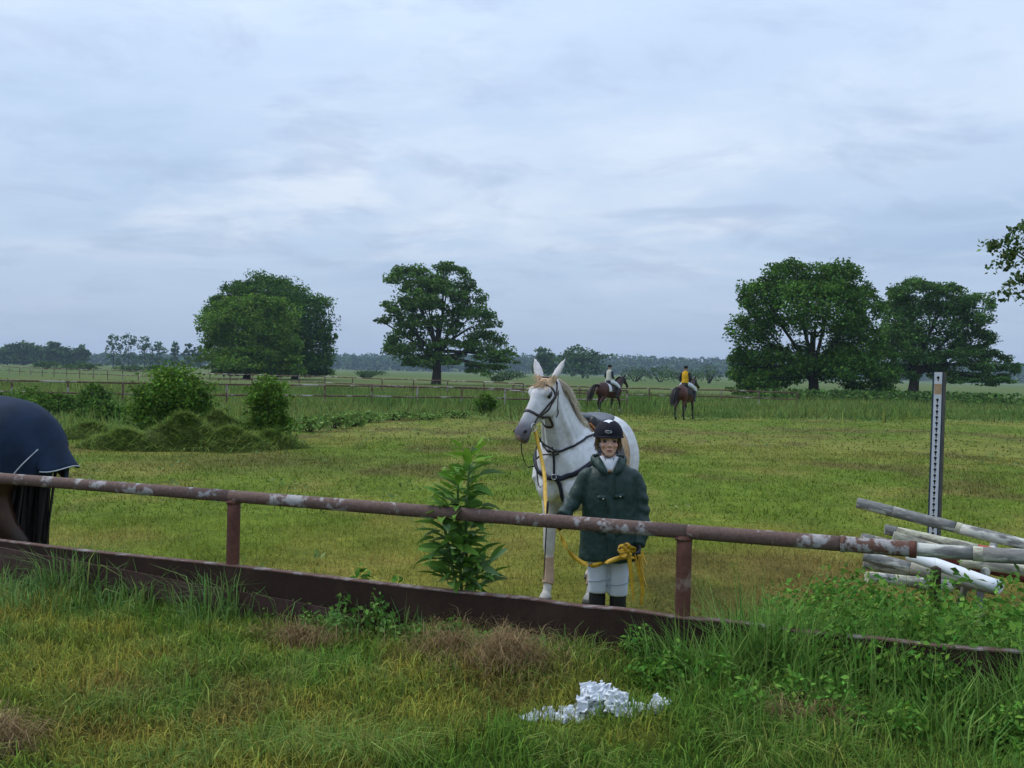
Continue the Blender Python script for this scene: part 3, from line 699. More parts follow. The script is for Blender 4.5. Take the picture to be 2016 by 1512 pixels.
# far shrubs in the meadow
def shrub(name, label, b, r, h, n, size, c0, c1, group=None, cat='shrub', lobes=None, fill=0.4, clumps=10):
    Ls = lobes or [(0, 0, h * 0.55, r * 0.8, r * 0.7, h * 0.45), (r * 0.35, 0.1 * r, h * 0.4, r * 0.62, r * 0.6, h * 0.4), (-r * 0.35, -0.1 * r, h * 0.38, r * 0.62, r * 0.6, h * 0.38)]
    root = empty(name, (b[0], b[1], float(gz(b[0], b[1])))); tag(root, label, cat, group)
    P, K = leaf_cloud(Ls, n, clumps, 0.33, fill); ok = P[:, 2] > -0.05; P, K = P[ok], K[ok]
    leafcards('foliage', P, size * rng.uniform(0.6, 1.4, len(P)), jit(mixc(c0, c1, rng.uniform(0, 1, len(P))) * K[:, None], len(P), 0.18), aspect=0.6, updir=0.35, parent=root)
    mb = MB()
    for i in range(6):
        a = random.uniform(0, 6.28); mb.tube([(0.06 * r * math.cos(a), 0.06 * r * math.sin(a), -0.05), (0.35 * r * math.cos(a), 0.3 * r * math.sin(a), h * 0.4), (0.6 * r * math.cos(a), 0.5 * r * math.sin(a), h * 0.75)], [r * 0.035, r * 0.022, r * 0.008], ring=6)
    mb.build('stem', M['bark'], root)
    return root
def field_shrubs(rows, text):
    for i, (px, d, r, h) in enumerate(rows):
        b = at(px, 756, d)
        shrub('field_shrub', text % ORD[i], (b.x, b.y), r, h, 700, 0.5, (0.045, 0.095, 0.025), (0.09, 0.15, 0.045), group='shrubs in the far meadow')
field_shrubs(((305, 265, 2.8, 2.0), (260, 270, 4.5, 1.8), (170, 280, 4.5, 2.2), (140, 290, 4, 1.6), (90, 300, 4, 2.4)), 'low meadow shrub before the slim airy trees, %s from the round trees')
field_shrubs(((1395, 290, 5, 5), (1345, 290, 6, 4), (1300, 300, 5, 4.5), (1250, 300, 6, 4)), 'hazy meadow shrub behind the riders, %s from the largest tree')
field_shrubs(((720, 230, 1.8, 1.0), (730, 300, 5, 1.8)), 'low shrub between the round trees and lone tree, %s behind the thin fence')
field_shrubs(((980, 210, 1.6, 1.2), (1000, 260, 5, 2.6)), 'low shrub under the lone tree\'s outer branches, %s behind the thin fence')
# far wood: one mass
def wood():
    P, S, C = [], [], []
    xs = np.arange(-1250, 1300, 9.0)
    for row, dy in enumerate((0, 50, 110, 180, 260)):
        for x0 in xs:
            X = x0 + random.uniform(-4, 4); Y = 1400 + dy + random.uniform(-18, 18) + 0.04 * X
            zb = float(gz(X, Y)); hh = (15 + 5.0 * min(1, max(0, (X + 800) / 1200)) + random.uniform(-2.4, 2.4) + 1.5 * math.sin(X * 0.013)) * (0.9 if row else 0.8)
            r = random.uniform(6.5, 10); k = 70
            d = rng.normal(0, 1, (k, 3)); d /= np.linalg.norm(d, axis=1)[:, None]
            q = d * rng.uniform(0.6, 1.0, k)[:, None] * np.array((r, r, hh * 0.42)) + np.array((X, Y, zb + hh * 0.60)); P.append(q); S.append(rng.uniform(2.5, 5.0, k)); C.append(np.full(k, random.uniform(0.75, 1.3)))
            if row == 0:
                k = 30; q = np.stack([X + rng.uniform(-6, 6, k), Y - 8 + rng.uniform(-4, 4, k), zb + rng.uniform(0, 8, k)], -1); P.append(q); S.append(rng.uniform(3.5, 6.0, k)); C.append(np.full(k, 0.8))
    P = np.concatenate(P); S = np.concatenate(S); C = np.concatenate(C)
    leafcards('far_wood', P, S, jit(mixc((0.030, 0.065, 0.020), (0.060, 0.105, 0.034), rng.uniform(0, 1, len(P))) * C[:, None], len(P), 0.15), aspect=0.8, updir=0.9, label='long blue hazed wood closing the view behind the meadow', cat='wood', kind='stuff', mat=M['matt_leaf'])
wood()

# shrubs, weeds and mown heaps in the paddock
GR0, GR1 = (0.055, 0.130, 0.012), (0.120, 0.210, 0.024)
b = at(342, 756, 27.5); shrub('elder_bush', 'large rounded green bush rising behind the mown grass heaps', (b.x, b.y), 1.15, 1.92, 9000, 0.10, GR0, GR1, cat='bush', clumps=24)
b = at(524, 756, 26.0); shrub('elder_bush', 'narrow upright green bush at the end of the mown grass heaps', (b.x, b.y), 0.62, 1.78, 5500, 0.09, GR0, GR1, cat='bush', clumps=18,
      lobes=[(0, 0, 1.30, 0.55, 0.5, 0.42), (0.12, 0, 0.85, 0.48, 0.45, 0.45), (0.3, 0, 0.45, 0.45, 0.4, 0.42), (-0.1, 0, 0.6, 0.45, 0.4, 0.5)])
b = at(955, 756, 47); shrub('elder_bush', 'small round bush standing against the far fence near the horse', (b.x, b.y), 0.58, 1.0, 1800, 0.12, GR0, GR1, cat='bush')
for i, (px, d, r, h) in enumerate(((205, 35, 0.9, 0.7), (185, 41, 0.7, 1.15), (110, 40, 0.9, 0.8), (60, 38, 1.1, 1.0), (20, 36, 1.0, 0.85))):
    b = at(px, 756, d); shrub('elder_bush', 'low green bush below the far fence rail, %s from the large rounded bush' % ORD[i], (b.x, b.y), r, h, 2200, 0.12, (0.045, 0.11, 0.012), (0.095, 0.17, 0.026), group='low bushes along the far fence', cat='bush')
for i, (px, d, r, h) in enumerate(((610, 32, 0.5, 0.45), (660, 34, 0.5, 0.55), (700, 35, 0.4, 0.35), (720, 38, 0.7, 0.55), (780, 40, 0.8, 0.6), (840, 41, 0.7, 0.4), (900, 43, 0.8, 0.45))):
    b = at(px, 756, d); shrub('weed_clump', 'leafy weed clump at the mown edge, %s from the narrow upright bush' % ORD[i], (b.x, b.y), r * random.uniform(1.0, 1.5), h * random.uniform(0.5, 1.1), 480, 0.12, (0.09, 0.175, 0.025), (0.19, 0.27, 0.075), group='weed clumps at the paddock edge', cat='weed')
n = 3600; x = rng.uniform(-9, 14, n); bx = at(1660, 756, 96)
P = np.stack([bx.x + x, bx.y - 4 + rng.normal(0, 2.2, n), rng.uniform(0, 1.0, n) ** 1.4], -1)
leafcards('undergrowth', P, rng.uniform(0.25, 0.55, n), jit(mixc((0.035, 0.085, 0.015), (0.08, 0.15, 0.025), rng.uniform(0, 1, n)), n), label='dark undergrowth at the foot of the two spreading trees', cat='undergrowth', kind='stuff')

def heap(px, d, r, h, label, group=None, n=5200):
    b = at(px, 756, d); bx, by = b.x, b.y
    root = empty('grass_heap', (bx, by, float(gz(bx, by)))); tag(root, label, 'grass heap', group)
    mb = MB(); ring = 28; lv = 9
    for j in range(lv):
        t = j / (lv - 1)
        for k in range(ring):
            a = 6.283 * k / ring; rr = r * (1 - t) ** 0.95 * (1 + 0.30 * (mnoise.noise(Vector((math.cos(a) * 1.3 + px, math.sin(a) * 1.3, t * 2))))); mb.v.append((rr * math.cos(a), rr * math.sin(a) * 0.8, -0.06 + h * t ** 0.9 * (1 + 0.2 * mnoise.noise(Vector((a, t * 3, px))))))
    for j in range(lv - 1):
        for k in range(ring):
            k2 = (k + 1) % ring; mb.f.append((j * ring + k, j * ring + k2, (j + 1) * ring + k2, (j + 1) * ring + k))
    me = mb.mesh('core'); vcolor(me, lambda co: mixc((0.05, 0.075, 0.010), (0.09, 0.12, 0.02), vnoise(co[:, 0] * 6, co[:, 1] * 6, co[:, 2] * 6)))
    link('core', me, M['grass'], root)
    t = rng.uniform(0, 0.97, n); a = rng.uniform(0, 6.283, n); rr = r * (1 - t) ** 0.95 * rng.uniform(0.93, 1.08, n)
    Pp = np.stack([rr * np.cos(a), rr * np.sin(a) * 0.8, h * t ** 0.9 * rng.uniform(0.9, 1.03, n)], -1)
    lump = fbm(Pp[:, 0] * 3.2 + px, Pp[:, 1] * 3.2, Pp[:, 2] * 3.2, s=4)
    Pp = Pp * (1 + 0.30 * (lump - 0.5))[:, None]
    c = jit(mixc((0.085, 0.155, 0.018), (0.20, 0.255, 0.055), np.clip(lump * 1.3 - 0.15 + rng.normal(0, 0.2, n), 0, 1)), n, 0.30)
    blades('cut_grass', Pp, rng.uniform(0.10, 0.30, n), rng.uniform(0.014, 0.030, n), a + np.where(rng.uniform(0, 1, n) < 0.5, 1.57, -1.57) + rng.normal(0, 0.7, n), np.abs(rng.normal(1.45, 0.35, n)), c, parent=root, tri=True)
GH = 'heaps of cut grass'
heap(362, 24.6, 1.25, 0.90, 'tallest heap of cut grass in front of the large rounded bush')
heap(245, 24.2, 1.15, 0.46, 'low spreading heap of cut grass left of the tallest heap')
heap(178, 27.0, 1.2, 0.45, 'flat heap of cut grass behind the blue rugged horse', n=3500)
heap(455, 24.4, 1.15, 0.55, 'low heap of cut grass between the tallest heap and the narrow bush')
heap(535, 25.2, 0.95, 0.45, 'small heap of cut grass at the foot of the narrow bush', n=3500)
heap(430, 27.0, 1.5, 0.80, 'broad heap of cut grass between the two paddock bushes', n=3500)

# ================================================================== fences
def cyl(name, a, b, r, mat, parent, ring=14, ends=True, bulge=0.0):
    a = Vector(a); b = Vector(b); mb = MB(); n = 9; L_ = (b - a).length
    wob = 0.03 * r if bulge else 0.0
    pts = [(random.uniform(-wob, wob), random.uniform(-wob, wob), L_ * i / (n - 1)) for i in range(n)]
    mb.tube(pts, [r * (1 + random.uniform(-bulge, bulge)) for _ in range(n)], ring=ring, sub=1, cap=0.02)
    me = mb.mesh(name)
    for pl in me.polygons:
        if len(pl.vertices) == 3: pl.use_smooth = False
    o = link(name, me, mat, parent); o.location = a; o.rotation_mode = 'QUATERNION'; o.rotation_quaternion = (b - a).to_track_quat('Z', 'Y')
    return o
def line_fence(label, A, B, spacing, rails, post_h, r, post_r, jitter=0.03):
    A = Vector(A); B = Vector(B); n = max(2, int((B - A).length / spacing) + 1)
    root = empty('pasture_fence', (A.x, A.y, 0)); tag(root, label, 'fence')
    D = B - A; pts = [D * (i / (n - 1)) for i in range(n)]
    off = [random.uniform(-jitter, jitter) for _ in range(n)]
    for i, q in enumerate(pts):
        ln = random.uniform(-0.02, 0.02)
        cyl('post', (q.x, q.y, -0.3), (q.x + ln, q.y, post_h + off[i]), post_r, M['far_rust'], root, 8)
    for hz_ in rails:
        for i in range(n - 1):
            cyl('rail', (pts[i].x, pts[i].y, hz_ + off[i]), (pts[i + 1].x, pts[i + 1].y, hz_ + off[i + 1]), r * random.uniform(0.9, 1.1), M['far_rust'], root, 8)
b2 = at(1235, 756, 60)
line_fence('rusty two rail pipe fence behind the cut grass heaps and bushes', (-29, 48, 0), (b2.x, b2.y, 0), 2.5, (1.05, 0.50), 1.07, 0.045, 0.05, 0.04)
bl = at(-40, 756, 160); br = at(1030, 756, 76)
line_fence('thin more distant rail fence running in front of the round trees', (bl.x, bl.y, 0), (br.x, br.y, 0), 4.2, (1.2, 0.65), 1.22, 0.045, 0.05, 0.04)
bl = at(1010, 756, 79); br = at(1570, 756, 73)
line_fence('brown two rail fence passing behind the two riders', (bl.x, bl.y, 0), (br.x, br.y, 0), 2.6, (0.98, 0.50), 1.0, 0.05, 0.055, 0.04)

# near fence: pipe rail on posts over a rusty channel beam
nf = empty('pipe_fence', (*fl(-1.70, 0.0), 0)); tag(nf, 'rusty pipe rail fence on stub posts above a dark steel beam', 'fence')
def NF(x, s, z): q = fl(x, s); o_ = fl(-1.70, 0.0); return (q[0] - o_[0], q[1] - o_[1], z)
RZ = 1.18
for (x0, x1, mat) in ((-6.5, -1.72, 'rust'), (-1.72, 0.92, 'rust'), (0.92, 1.62, 'rust'), (1.62, 1.93, 'rust_pale')):
    cyl('rail', NF(x0, 0, RZ), NF(x1, 0, RZ), 0.0375 * (1.0 if mat == 'rust' else 1.012), M[mat], nf, 20)
mb = MB(); mb.tube([NF(1.615, 0, RZ), NF(1.635, 0, RZ)], 0.0405, ring=20, sub=1, cap=0.02); mb.build('weld_ring', M['rust_pale'], nf)
mb = MB(); mb.tube([NF(1.905, 0, RZ), NF(1.935, 0, RZ)], 0.041, ring=20, sub=1, cap=0.02); mb.build('weld_ring', M['rust_post'], nf)
for x0 in (-4.35, -1.70, 0.90):
    cyl('post', NF(x0, 0.0, 0.30), NF(x0 + 0.004, 0, RZ - 0.02), 0.040, M['rust_post'], nf, 18)
    mb = MB(); mb.tube([NF(x0, 0, RZ - 0.045), NF(x0, 0, RZ - 0.028)], [0.044, 0.050], ring=18, sub=1, cap=0.02); mb.build('weld_ring', M['rust_post'], nf)
def beam(parent, base, xa, xb, sa, sb, top_a, top_b, height, matf, matl, lip=0.05, thick=0.012):
    """channel section on edge: web facing the camera, upper and lower flange behind it"""
    n = 24; v = []; prof = [(0, -height), (0, 0), (lip, 0), (lip, -thick), (thick, -thick), (thick, -height)]
    mb = MB(); ml = MB()
    for i in range(n + 1):
        t = i / n; x_ = xa + (xb - xa) * t; s_ = sa + (sb - sa) * t; z_ = top_a + (top_b - top_a) * t + 0.004 * math.sin(t * 19)
        for (ds, dz) in prof: mb.v.append(NF(x_, s_ + ds, z_ + dz))
        for (ds, dz) in ((-0.004, -0.003), (-0.004, 0.004), (lip + 0.003, 0.004), (lip + 0.003, -0.003)): ml.v.append(NF(x_, s_ + ds, z_ + dz))
    for i in range(n):
        for k in range(6):
            k2 = (k + 1) % 6; mb.f.append((i * 6 + k, (i + 1) * 6 + k, (i + 1) * 6 + k2, i * 6 + k2))
        for k in range(4):
            k2 = (k + 1) % 4; ml.f.append((i * 4 + k, (i + 1) * 4 + k, (i + 1) * 4 + k2, i * 4 + k2))
    for B_, c in ((mb, 6), (ml, 4)):
        B_.f.append(tuple(range(c))); B_.f.append(tuple(n * c + k for k in reversed(range(c))))
    o1 = mb.build('beam', matf, parent, False); ml.build('flange', matl, o1, False)
    return o1
beam(nf, None, -6.5, -0.02, -0.06, -0.06, 0.765, 0.755, 0.34, M['beam'], M['lip'])
beam(nf, None, -0.026, 1.55, -0.0635, -0.06, 0.755, 0.745, 0.36, M['beam'], M['lip'])
beam(nf, None, 1.56, 3.4, -0.10, -0.05, 0.75, 0.77, 0.38, M['beam'], M['lip'])
# fallen plank lying against the beam
fp = empty('fallen_plank', (*fl(-1.70, 0.0), 0)); tag(fp, 'long rusty plank slumped against the left part of the beam', 'plank')
mb = MB(); n = 14
for i in range(n + 1):
    t = i / n; x_ = -5.5 + 4.9 * t; z_ = 0.86 - 0.30 * t
    for (ds, dz) in ((-0.12, -0.24), (-0.105, 0), (-0.088, 0), (-0.09, -0.24)): mb.v.append(NF(x_, ds, z_ + dz + 0.004 * math.sin(i * 1.7)))
for i in range(n):
    for k in range(4): mb.f.append((i * 4 + k, (i + 1) * 4 + k, (i + 1) * 4 + (k + 1) % 4, i * 4 + (k + 1) % 4))
mb.f.append((0, 1, 2, 3)); mb.f.append(tuple(n * 4 + k for k in (3, 2, 1, 0)))
M['plank'] = mat_patchy('rusty_plank', [(0.045, 0.022, 0.018), (0.07, 0.036, 0.028), (0.075, 0.045, 0.036), (0.11, 0.065, 0.052)], 2.5, 0.85, (0.5, 0.7), bump=0.4, fine=30)
mb.build('board', M['plank'], fp, False)

# ------------------------------------------------------------------ jump poles and upright
def pole_mat(name, a, b, thr, sc=11): return mat_patchy(name, [tuple(x * 0.62 for x in a), tuple(x * 1.35 for x in a), b, tuple(min(0.8, x * 1.25) for x in b)], sc, 0.9, thr, stretch=(1, 1, 0.30), bump=0.9, bdist=0.010, fine=46)
PG = pole_mat('weathered_pole', (0.19, 0.185, 0.172), (0.48, 0.47, 0.42), (0.50, 0.58))
PC = pole_mat('cream_pole', (0.46, 0.44, 0.33), (0.19, 0.175, 0.145), (0.54, 0.60))
PW = mat_plain('white_pole', (0.66, 0.68, 0.71), 0.55, 0.06, 10, 0.35, 0.2, 0.003)
PR = pole_mat('red_pole', (0.15, 0.035, 0.03), (0.24, 0.06, 0.05), (0.5, 0.6))
PF = pole_mat('faded_red_pole', (0.34, 0.085, 0.065), (0.26, 0.07, 0.055), (0.5, 0.6))
def jump_pole(label, p0, p1, r, bands):
    """bands: list of (t0, t1, material); each painted length is a part"""
    p0 = Vector(p0); p1 = Vector(p1); root = empty('jump_pole', p0); tag(root, label, 'pole', 'discarded jump poles heaped by the fence')
    D = p1 - p0
    for i, (t0, t1, mt) in enumerate(bands):
        cyl('painted_length', D * t0, D * t1, r * (1 + 0.006 * (i % 2)), mt, root, 18, bulge=0.012)
    return root
def PP(x0, y0, d0, x1, y1, d1, ext=0.0):
    a_ = at(x0, y0, d0); b_ = at(x1, y1, d1); return a_, b_ + (b_ - a_) * ext
a_, b_ = PP(1688, 990, 8.7, 2016, 1072, 8.0, 0.35)
jump_pole('grey weathered pole with flaking paint lying topmost across the heap', a_, b_, 0.046, [(0, 0.17, PG), (0.17, 0.45, PG), (0.45, 0.475, PC), (0.475, 1, PG)])
a_, b_ = PP(1742, 1042, 8.9, 1990, 1096, 8.5, 0.9)
jump_pole('cream pole with a faded red band under the topmost grey pole', a_, b_, 0.046, [(0, 0.05, PG), (0.05, 0.39, PC), (0.39, 0.66, PF), (0.66, 1, PC)])
a_, b_ = PP(1758, 1056, 8.6, 1960, 1116, 8.35, 0.9)
jump_pole('smooth pale cream pole beside the one with the red band', a_, b_, 0.046, [(0, 0.35, PC), (0.35, 1, PC)])
a_, b_ = PP(1697, 1060, 8.9, 1960, 1118, 8.8, 0.7)
jump_pole('grey white pole with its end behind the broken rail end', a_, b_, 0.047, [(0, 0.05, PG), (0.05, 1, PC)])
a_, b_ = PP(1790, 1092, 7.9, 1958, 1152, 7.3, 0.06)
jump_pole('bright white smooth pole slanting down into the weeds', a_, b_, 0.046, [(0, 1, PW)])
a_, b_ = PP(1850, 1096, 8.4, 2000, 1132, 8.2, 0.8)
jump_pole('dark red pole in the shade under the heap', a_, b_, 0.046, [(0, 0.8, PR), (0.8, 1, PC)])
a_, b_ = PP(1890, 1104, 8.0, 2030, 1125, 7.8, 0.8)
jump_pole('cream white pole lying low beside the dark red one', a_, b_, 0.046, [(0, 1, PC)])
a_, b_ = PP(1700, 1094, 8.3, 1900, 1145, 8.0, 0.3)
jump_pole('grey green pole half hidden under the broken rail end', a_, b_, 0.046, [(0, 0.36, PG), (0.36, 1, pole_mat('dull_cream_pole', (0.30, 0.28, 0.22), (0.2, 0.19, 0.15), (0.55, 0.62)))])
a_, b_ = PP(1700, 1108, 8.4, 1790, 1128, 8.3, 0.3)
jump_pole('short grey pole end lying just above the lowest pole', a_, b_, 0.046, [(0, 1, PG)])
a_, b_ = PP(1706, 1136, 8.0, 1835, 1150, 8.0, 0.3)
jump_pole('lowest cream pole with dark bands lying in the weeds', a_, b_, 0.045, [(0, 0.12, PC), (0.12, 0.32, PG), (0.32, 0.6, PC), (0.6, 1, PG)])
# wooden pole pushed into the broken pipe
o_ = fl(1.90, 0.0); root = empty('wooden_rail', (o_[0], o_[1], RZ)); tag(root, 'grey weathered wooden rail pushed into the broken pipe end', 'rail')
def WR(x_, dz): q = fl(x_, 0.0); return (q[0] - o_[0], q[1] - o_[1], dz)
cyl('painted_length', WR(1.88, 0), WR(2.16, 0.002), 0.0325, PG, root, 18, bulge=0.02)
cyl('painted_length', WR(2.16, 0.002), WR(2.20, 0.002), 0.035, PC, root, 18)
cyl('painted_length', WR(2.20, 0.002), WR(3.6, 0.03), 0.0355, PG, root, 18, bulge=0.03)
# stub post in the heap
b = at(1840, 1150, 7.6); root = empty('stub_post', (b.x, b.y, 0)); tag(root, 'short rotten dark post standing in the heap of poles', 'post')
mb = MB(); mb.tube([(0, 0, 0), (0.003, 0, b.z - 0.1), (0.006, 0, b.z + 0.12)], [0.045, 0.042, 0.038], ring=14); mb.build('stump', mat_plain('rotten_wood', (0.045, 0.035, 0.022), 0.95, 0.5, 14, 0.1, 0.6, 0.01), root)
# trestle under the poles so that they rest on something
tr = empty('trestle', (at(1990, 756, 8.45).x, at(1990, 756, 8.45).y, 0)); tag(tr, 'low grey trestle carrying the heap of jump poles', 'trestle')
for sx in (-0.3, 0.3):
    cyl('leg', (sx, -0.25, -0.05), (sx * 0.8, -0.03, 0.56), 0.03, PG, tr, 10); cyl('leg', (sx, 0.25, -0.05), (sx * 0.8, 0.03, 0.56), 0.03, PG, tr, 10)
cyl('crossbar', (-0.45, -0.6, 0.52), (0.25, 0.75, 0.52), 0.035, PG, tr, 10)

# jump upright with peg holes
b = at(1846, 756, 10.0); root = empty('jump_upright', (b.x, b.y, 0), R(-38)); tag(root, 'tall jump upright with a white peg hole strip above the poles', 'jump stand')
root.rotation_euler = (0, R(0.5), R(-38))
HT = 2.07
wood_g = mat_plain('upright_wood', (0.075, 0.068, 0.062), 0.85, 0.3, 8, 0.2, 0.4, 0.005); wood_b = mat_plain('upright_blue', (0.03, 0.045, 0.075), 0.8, 0.3, 12)
mb = MB(); mb.box((0, 0, HT / 2), (0.048, 0.055, HT / 2)); mb.build('post', wood_g, root, False)
mb = MB(); mb.box((0, -0.057, HT / 2), (0.050, 0.0025, HT / 2 - 0.002)); mb.build('backing_board', wood_b, root, False)
mb = MB(); mb.box((0.004, -0.0625, HT / 2 + 0.15), (0.036, 0.003, HT / 2 - 0.152)); strip = mb.build('hole_strip', mat_plain('white_strip', (0.50, 0.52, 0.56), 0.6, 0.08, 20), root, False)
mb = MB(); mb.box((0.006, -0.0668, HT - 0.165), (0.034, 0.0012, 0.05)); mb.build('tan_patch', mat_plain('tan_patch', (0.36, 0.24, 0.14), 0.8, 0.2, 30), root, False)
kh = MB(); ring = 12
for i in range(ring): kh.v.append((0.0135 * math.cos(6.283 * i / ring), 0, 0.0135 * math.sin(6.283 * i / ring)))
kh.f.append(tuple(range(ring)))
b0 = len(kh.v); kh.v += [(-0.0055, -0.0003, -0.008), (0.0055, -0.0003, -0.008), (0.0045, -0.0003, -0.034), (-0.0045, -0.0003, -0.034)]; kh.f.append((b0, b0 + 1, b0 + 2, b0 + 3))
khm = kh.mesh('peg_hole', False); khm.materials.append(mat_plain('hole_black', (0.006, 0.006, 0.008), 0.9, 0.1))
zs = [HT - 0.055] + [HT - 0.27 - 0.0565 * i for i in range(28)]
for z_ in zs:
    k_ = link('peg_hole', khm, None, root, (0.004, -0.0664, z_))
foot = MB(); foot.box((0, 0, 0.04), (0.045, 0.38, 0.04)); foot.box((0, 0, 0.036), (0.36, 0.045, 0.034)); foot.build('foot', wood_g, root, False)

# ------------------------------------------------------------------ torn white scraps
lit = mat_plain('torn_white_foam', (0.66, 0.68, 0.71), 0.8, 0.12, 12, 0.2, 0.5, 0.006, 40)
def scrap(label, px, py, d, w, h, th, tilt, rz, grp=None, seed=0, sink=0.0):
    """a crumpled torn sheet: ridged creases, ragged outline, real thickness"""
    rs = random.Random(seed); b_ = at(px, py, d); zg = float(gz(b_.x, b_.y))
    mb = MB(); N = 13; idx = {}
    for i in range(N):
        for j in range(N):
            u = i / (N - 1) * 2 - 1; v = j / (N - 1) * 2 - 1; a = math.atan2(v, u)
            rad = max(abs(u), abs(v)) * (1.0 + 0.35 * mnoise.noise(Vector((math.cos(a) * 2.6 + seed, math.sin(a) * 2.6, seed * 1.7))))
            if rad > 0.97: continue
            q = Vector((u * 1.7 + seed * 3.1, v * 1.7, seed)); rg = 1.3 * abs(mnoise.noise(q)) + 0.35 * abs(mnoise.noise(q * 2.3))
            idx[i, j] = len(mb.v); mb.v.append((u * w / 2 + rs.uniform(-1, 1) * w * 0.02, (rg - 0.35) * (0.30 * w + th), h / 2 + v * h / 2 + rs.uniform(-1, 1) * h * 0.02))
    for i in range(N - 1):
        for j in range(N - 1):
            k = [(i, j), (i + 1, j), (i + 1, j + 1), (i, j + 1)]
            if all(q in idx for q in k): mb.f.append((idx[k[0]], idx[k[1]], idx[k[2]])); mb.f.append((idx[k[0]], idx[k[2]], idx[k[3]]))
    ob = mb.build('foam_scrap', lit, None, False); sl = ob.modifiers.new('thick', 'SOLIDIFY'); sl.thickness = 0.004
    ob.location = (b_.x, b_.y, zg + 0.012 - sink); ob.rotation_euler = (tilt, rs.uniform(-0.25, 0.25), rz)
    tag(ob, label, 'litter', grp); return ob
scrap('upright torn white sheet topmost on the litter heap', 1188, 1380, 4.50, 0.14, 0.10, 0.010, R(-42), 0.3, seed=3, sink=-0.030)
scrap('small torn white piece leaning at the top of the litter heap', 1158, 1375, 4.53, 0.08, 0.09, 0.010, R(-30), -0.4, seed=5, sink=-0.035)
scrap('thick white block at the middle of the litter heap', 1172, 1400, 4.46, 0.17, 0.12, 0.03, R(-45), 0.1, seed=8, sink=0.005)
scrap('rounded white lump leaning beside the thick block of litter', 1205, 1405, 4.44, 0.12, 0.12, 0.02, R(-28), -0.5, seed=9, sink=0.008)
GL = 'white scraps around the litter heap'
for i, (px, py) in enumerate(((1058, 1415), (1085, 1408), (1108, 1405), (1128, 1412), (1150, 1418), (1225, 1425), (1243, 1426), (1262, 1428), (1285, 1426), (1272, 1420), (1140, 1404), (1095, 1418))):
    scrap('small white scrap lying flat in the grass around the litter heap', px, py, 4.45 - (py - 1415) * 0.003, random.uniform(0.07, 0.13), random.uniform(0.05, 0.09), 0.008, R(-random.uniform(40, 80)), random.uniform(-1, 1), GL, seed=20 + i)

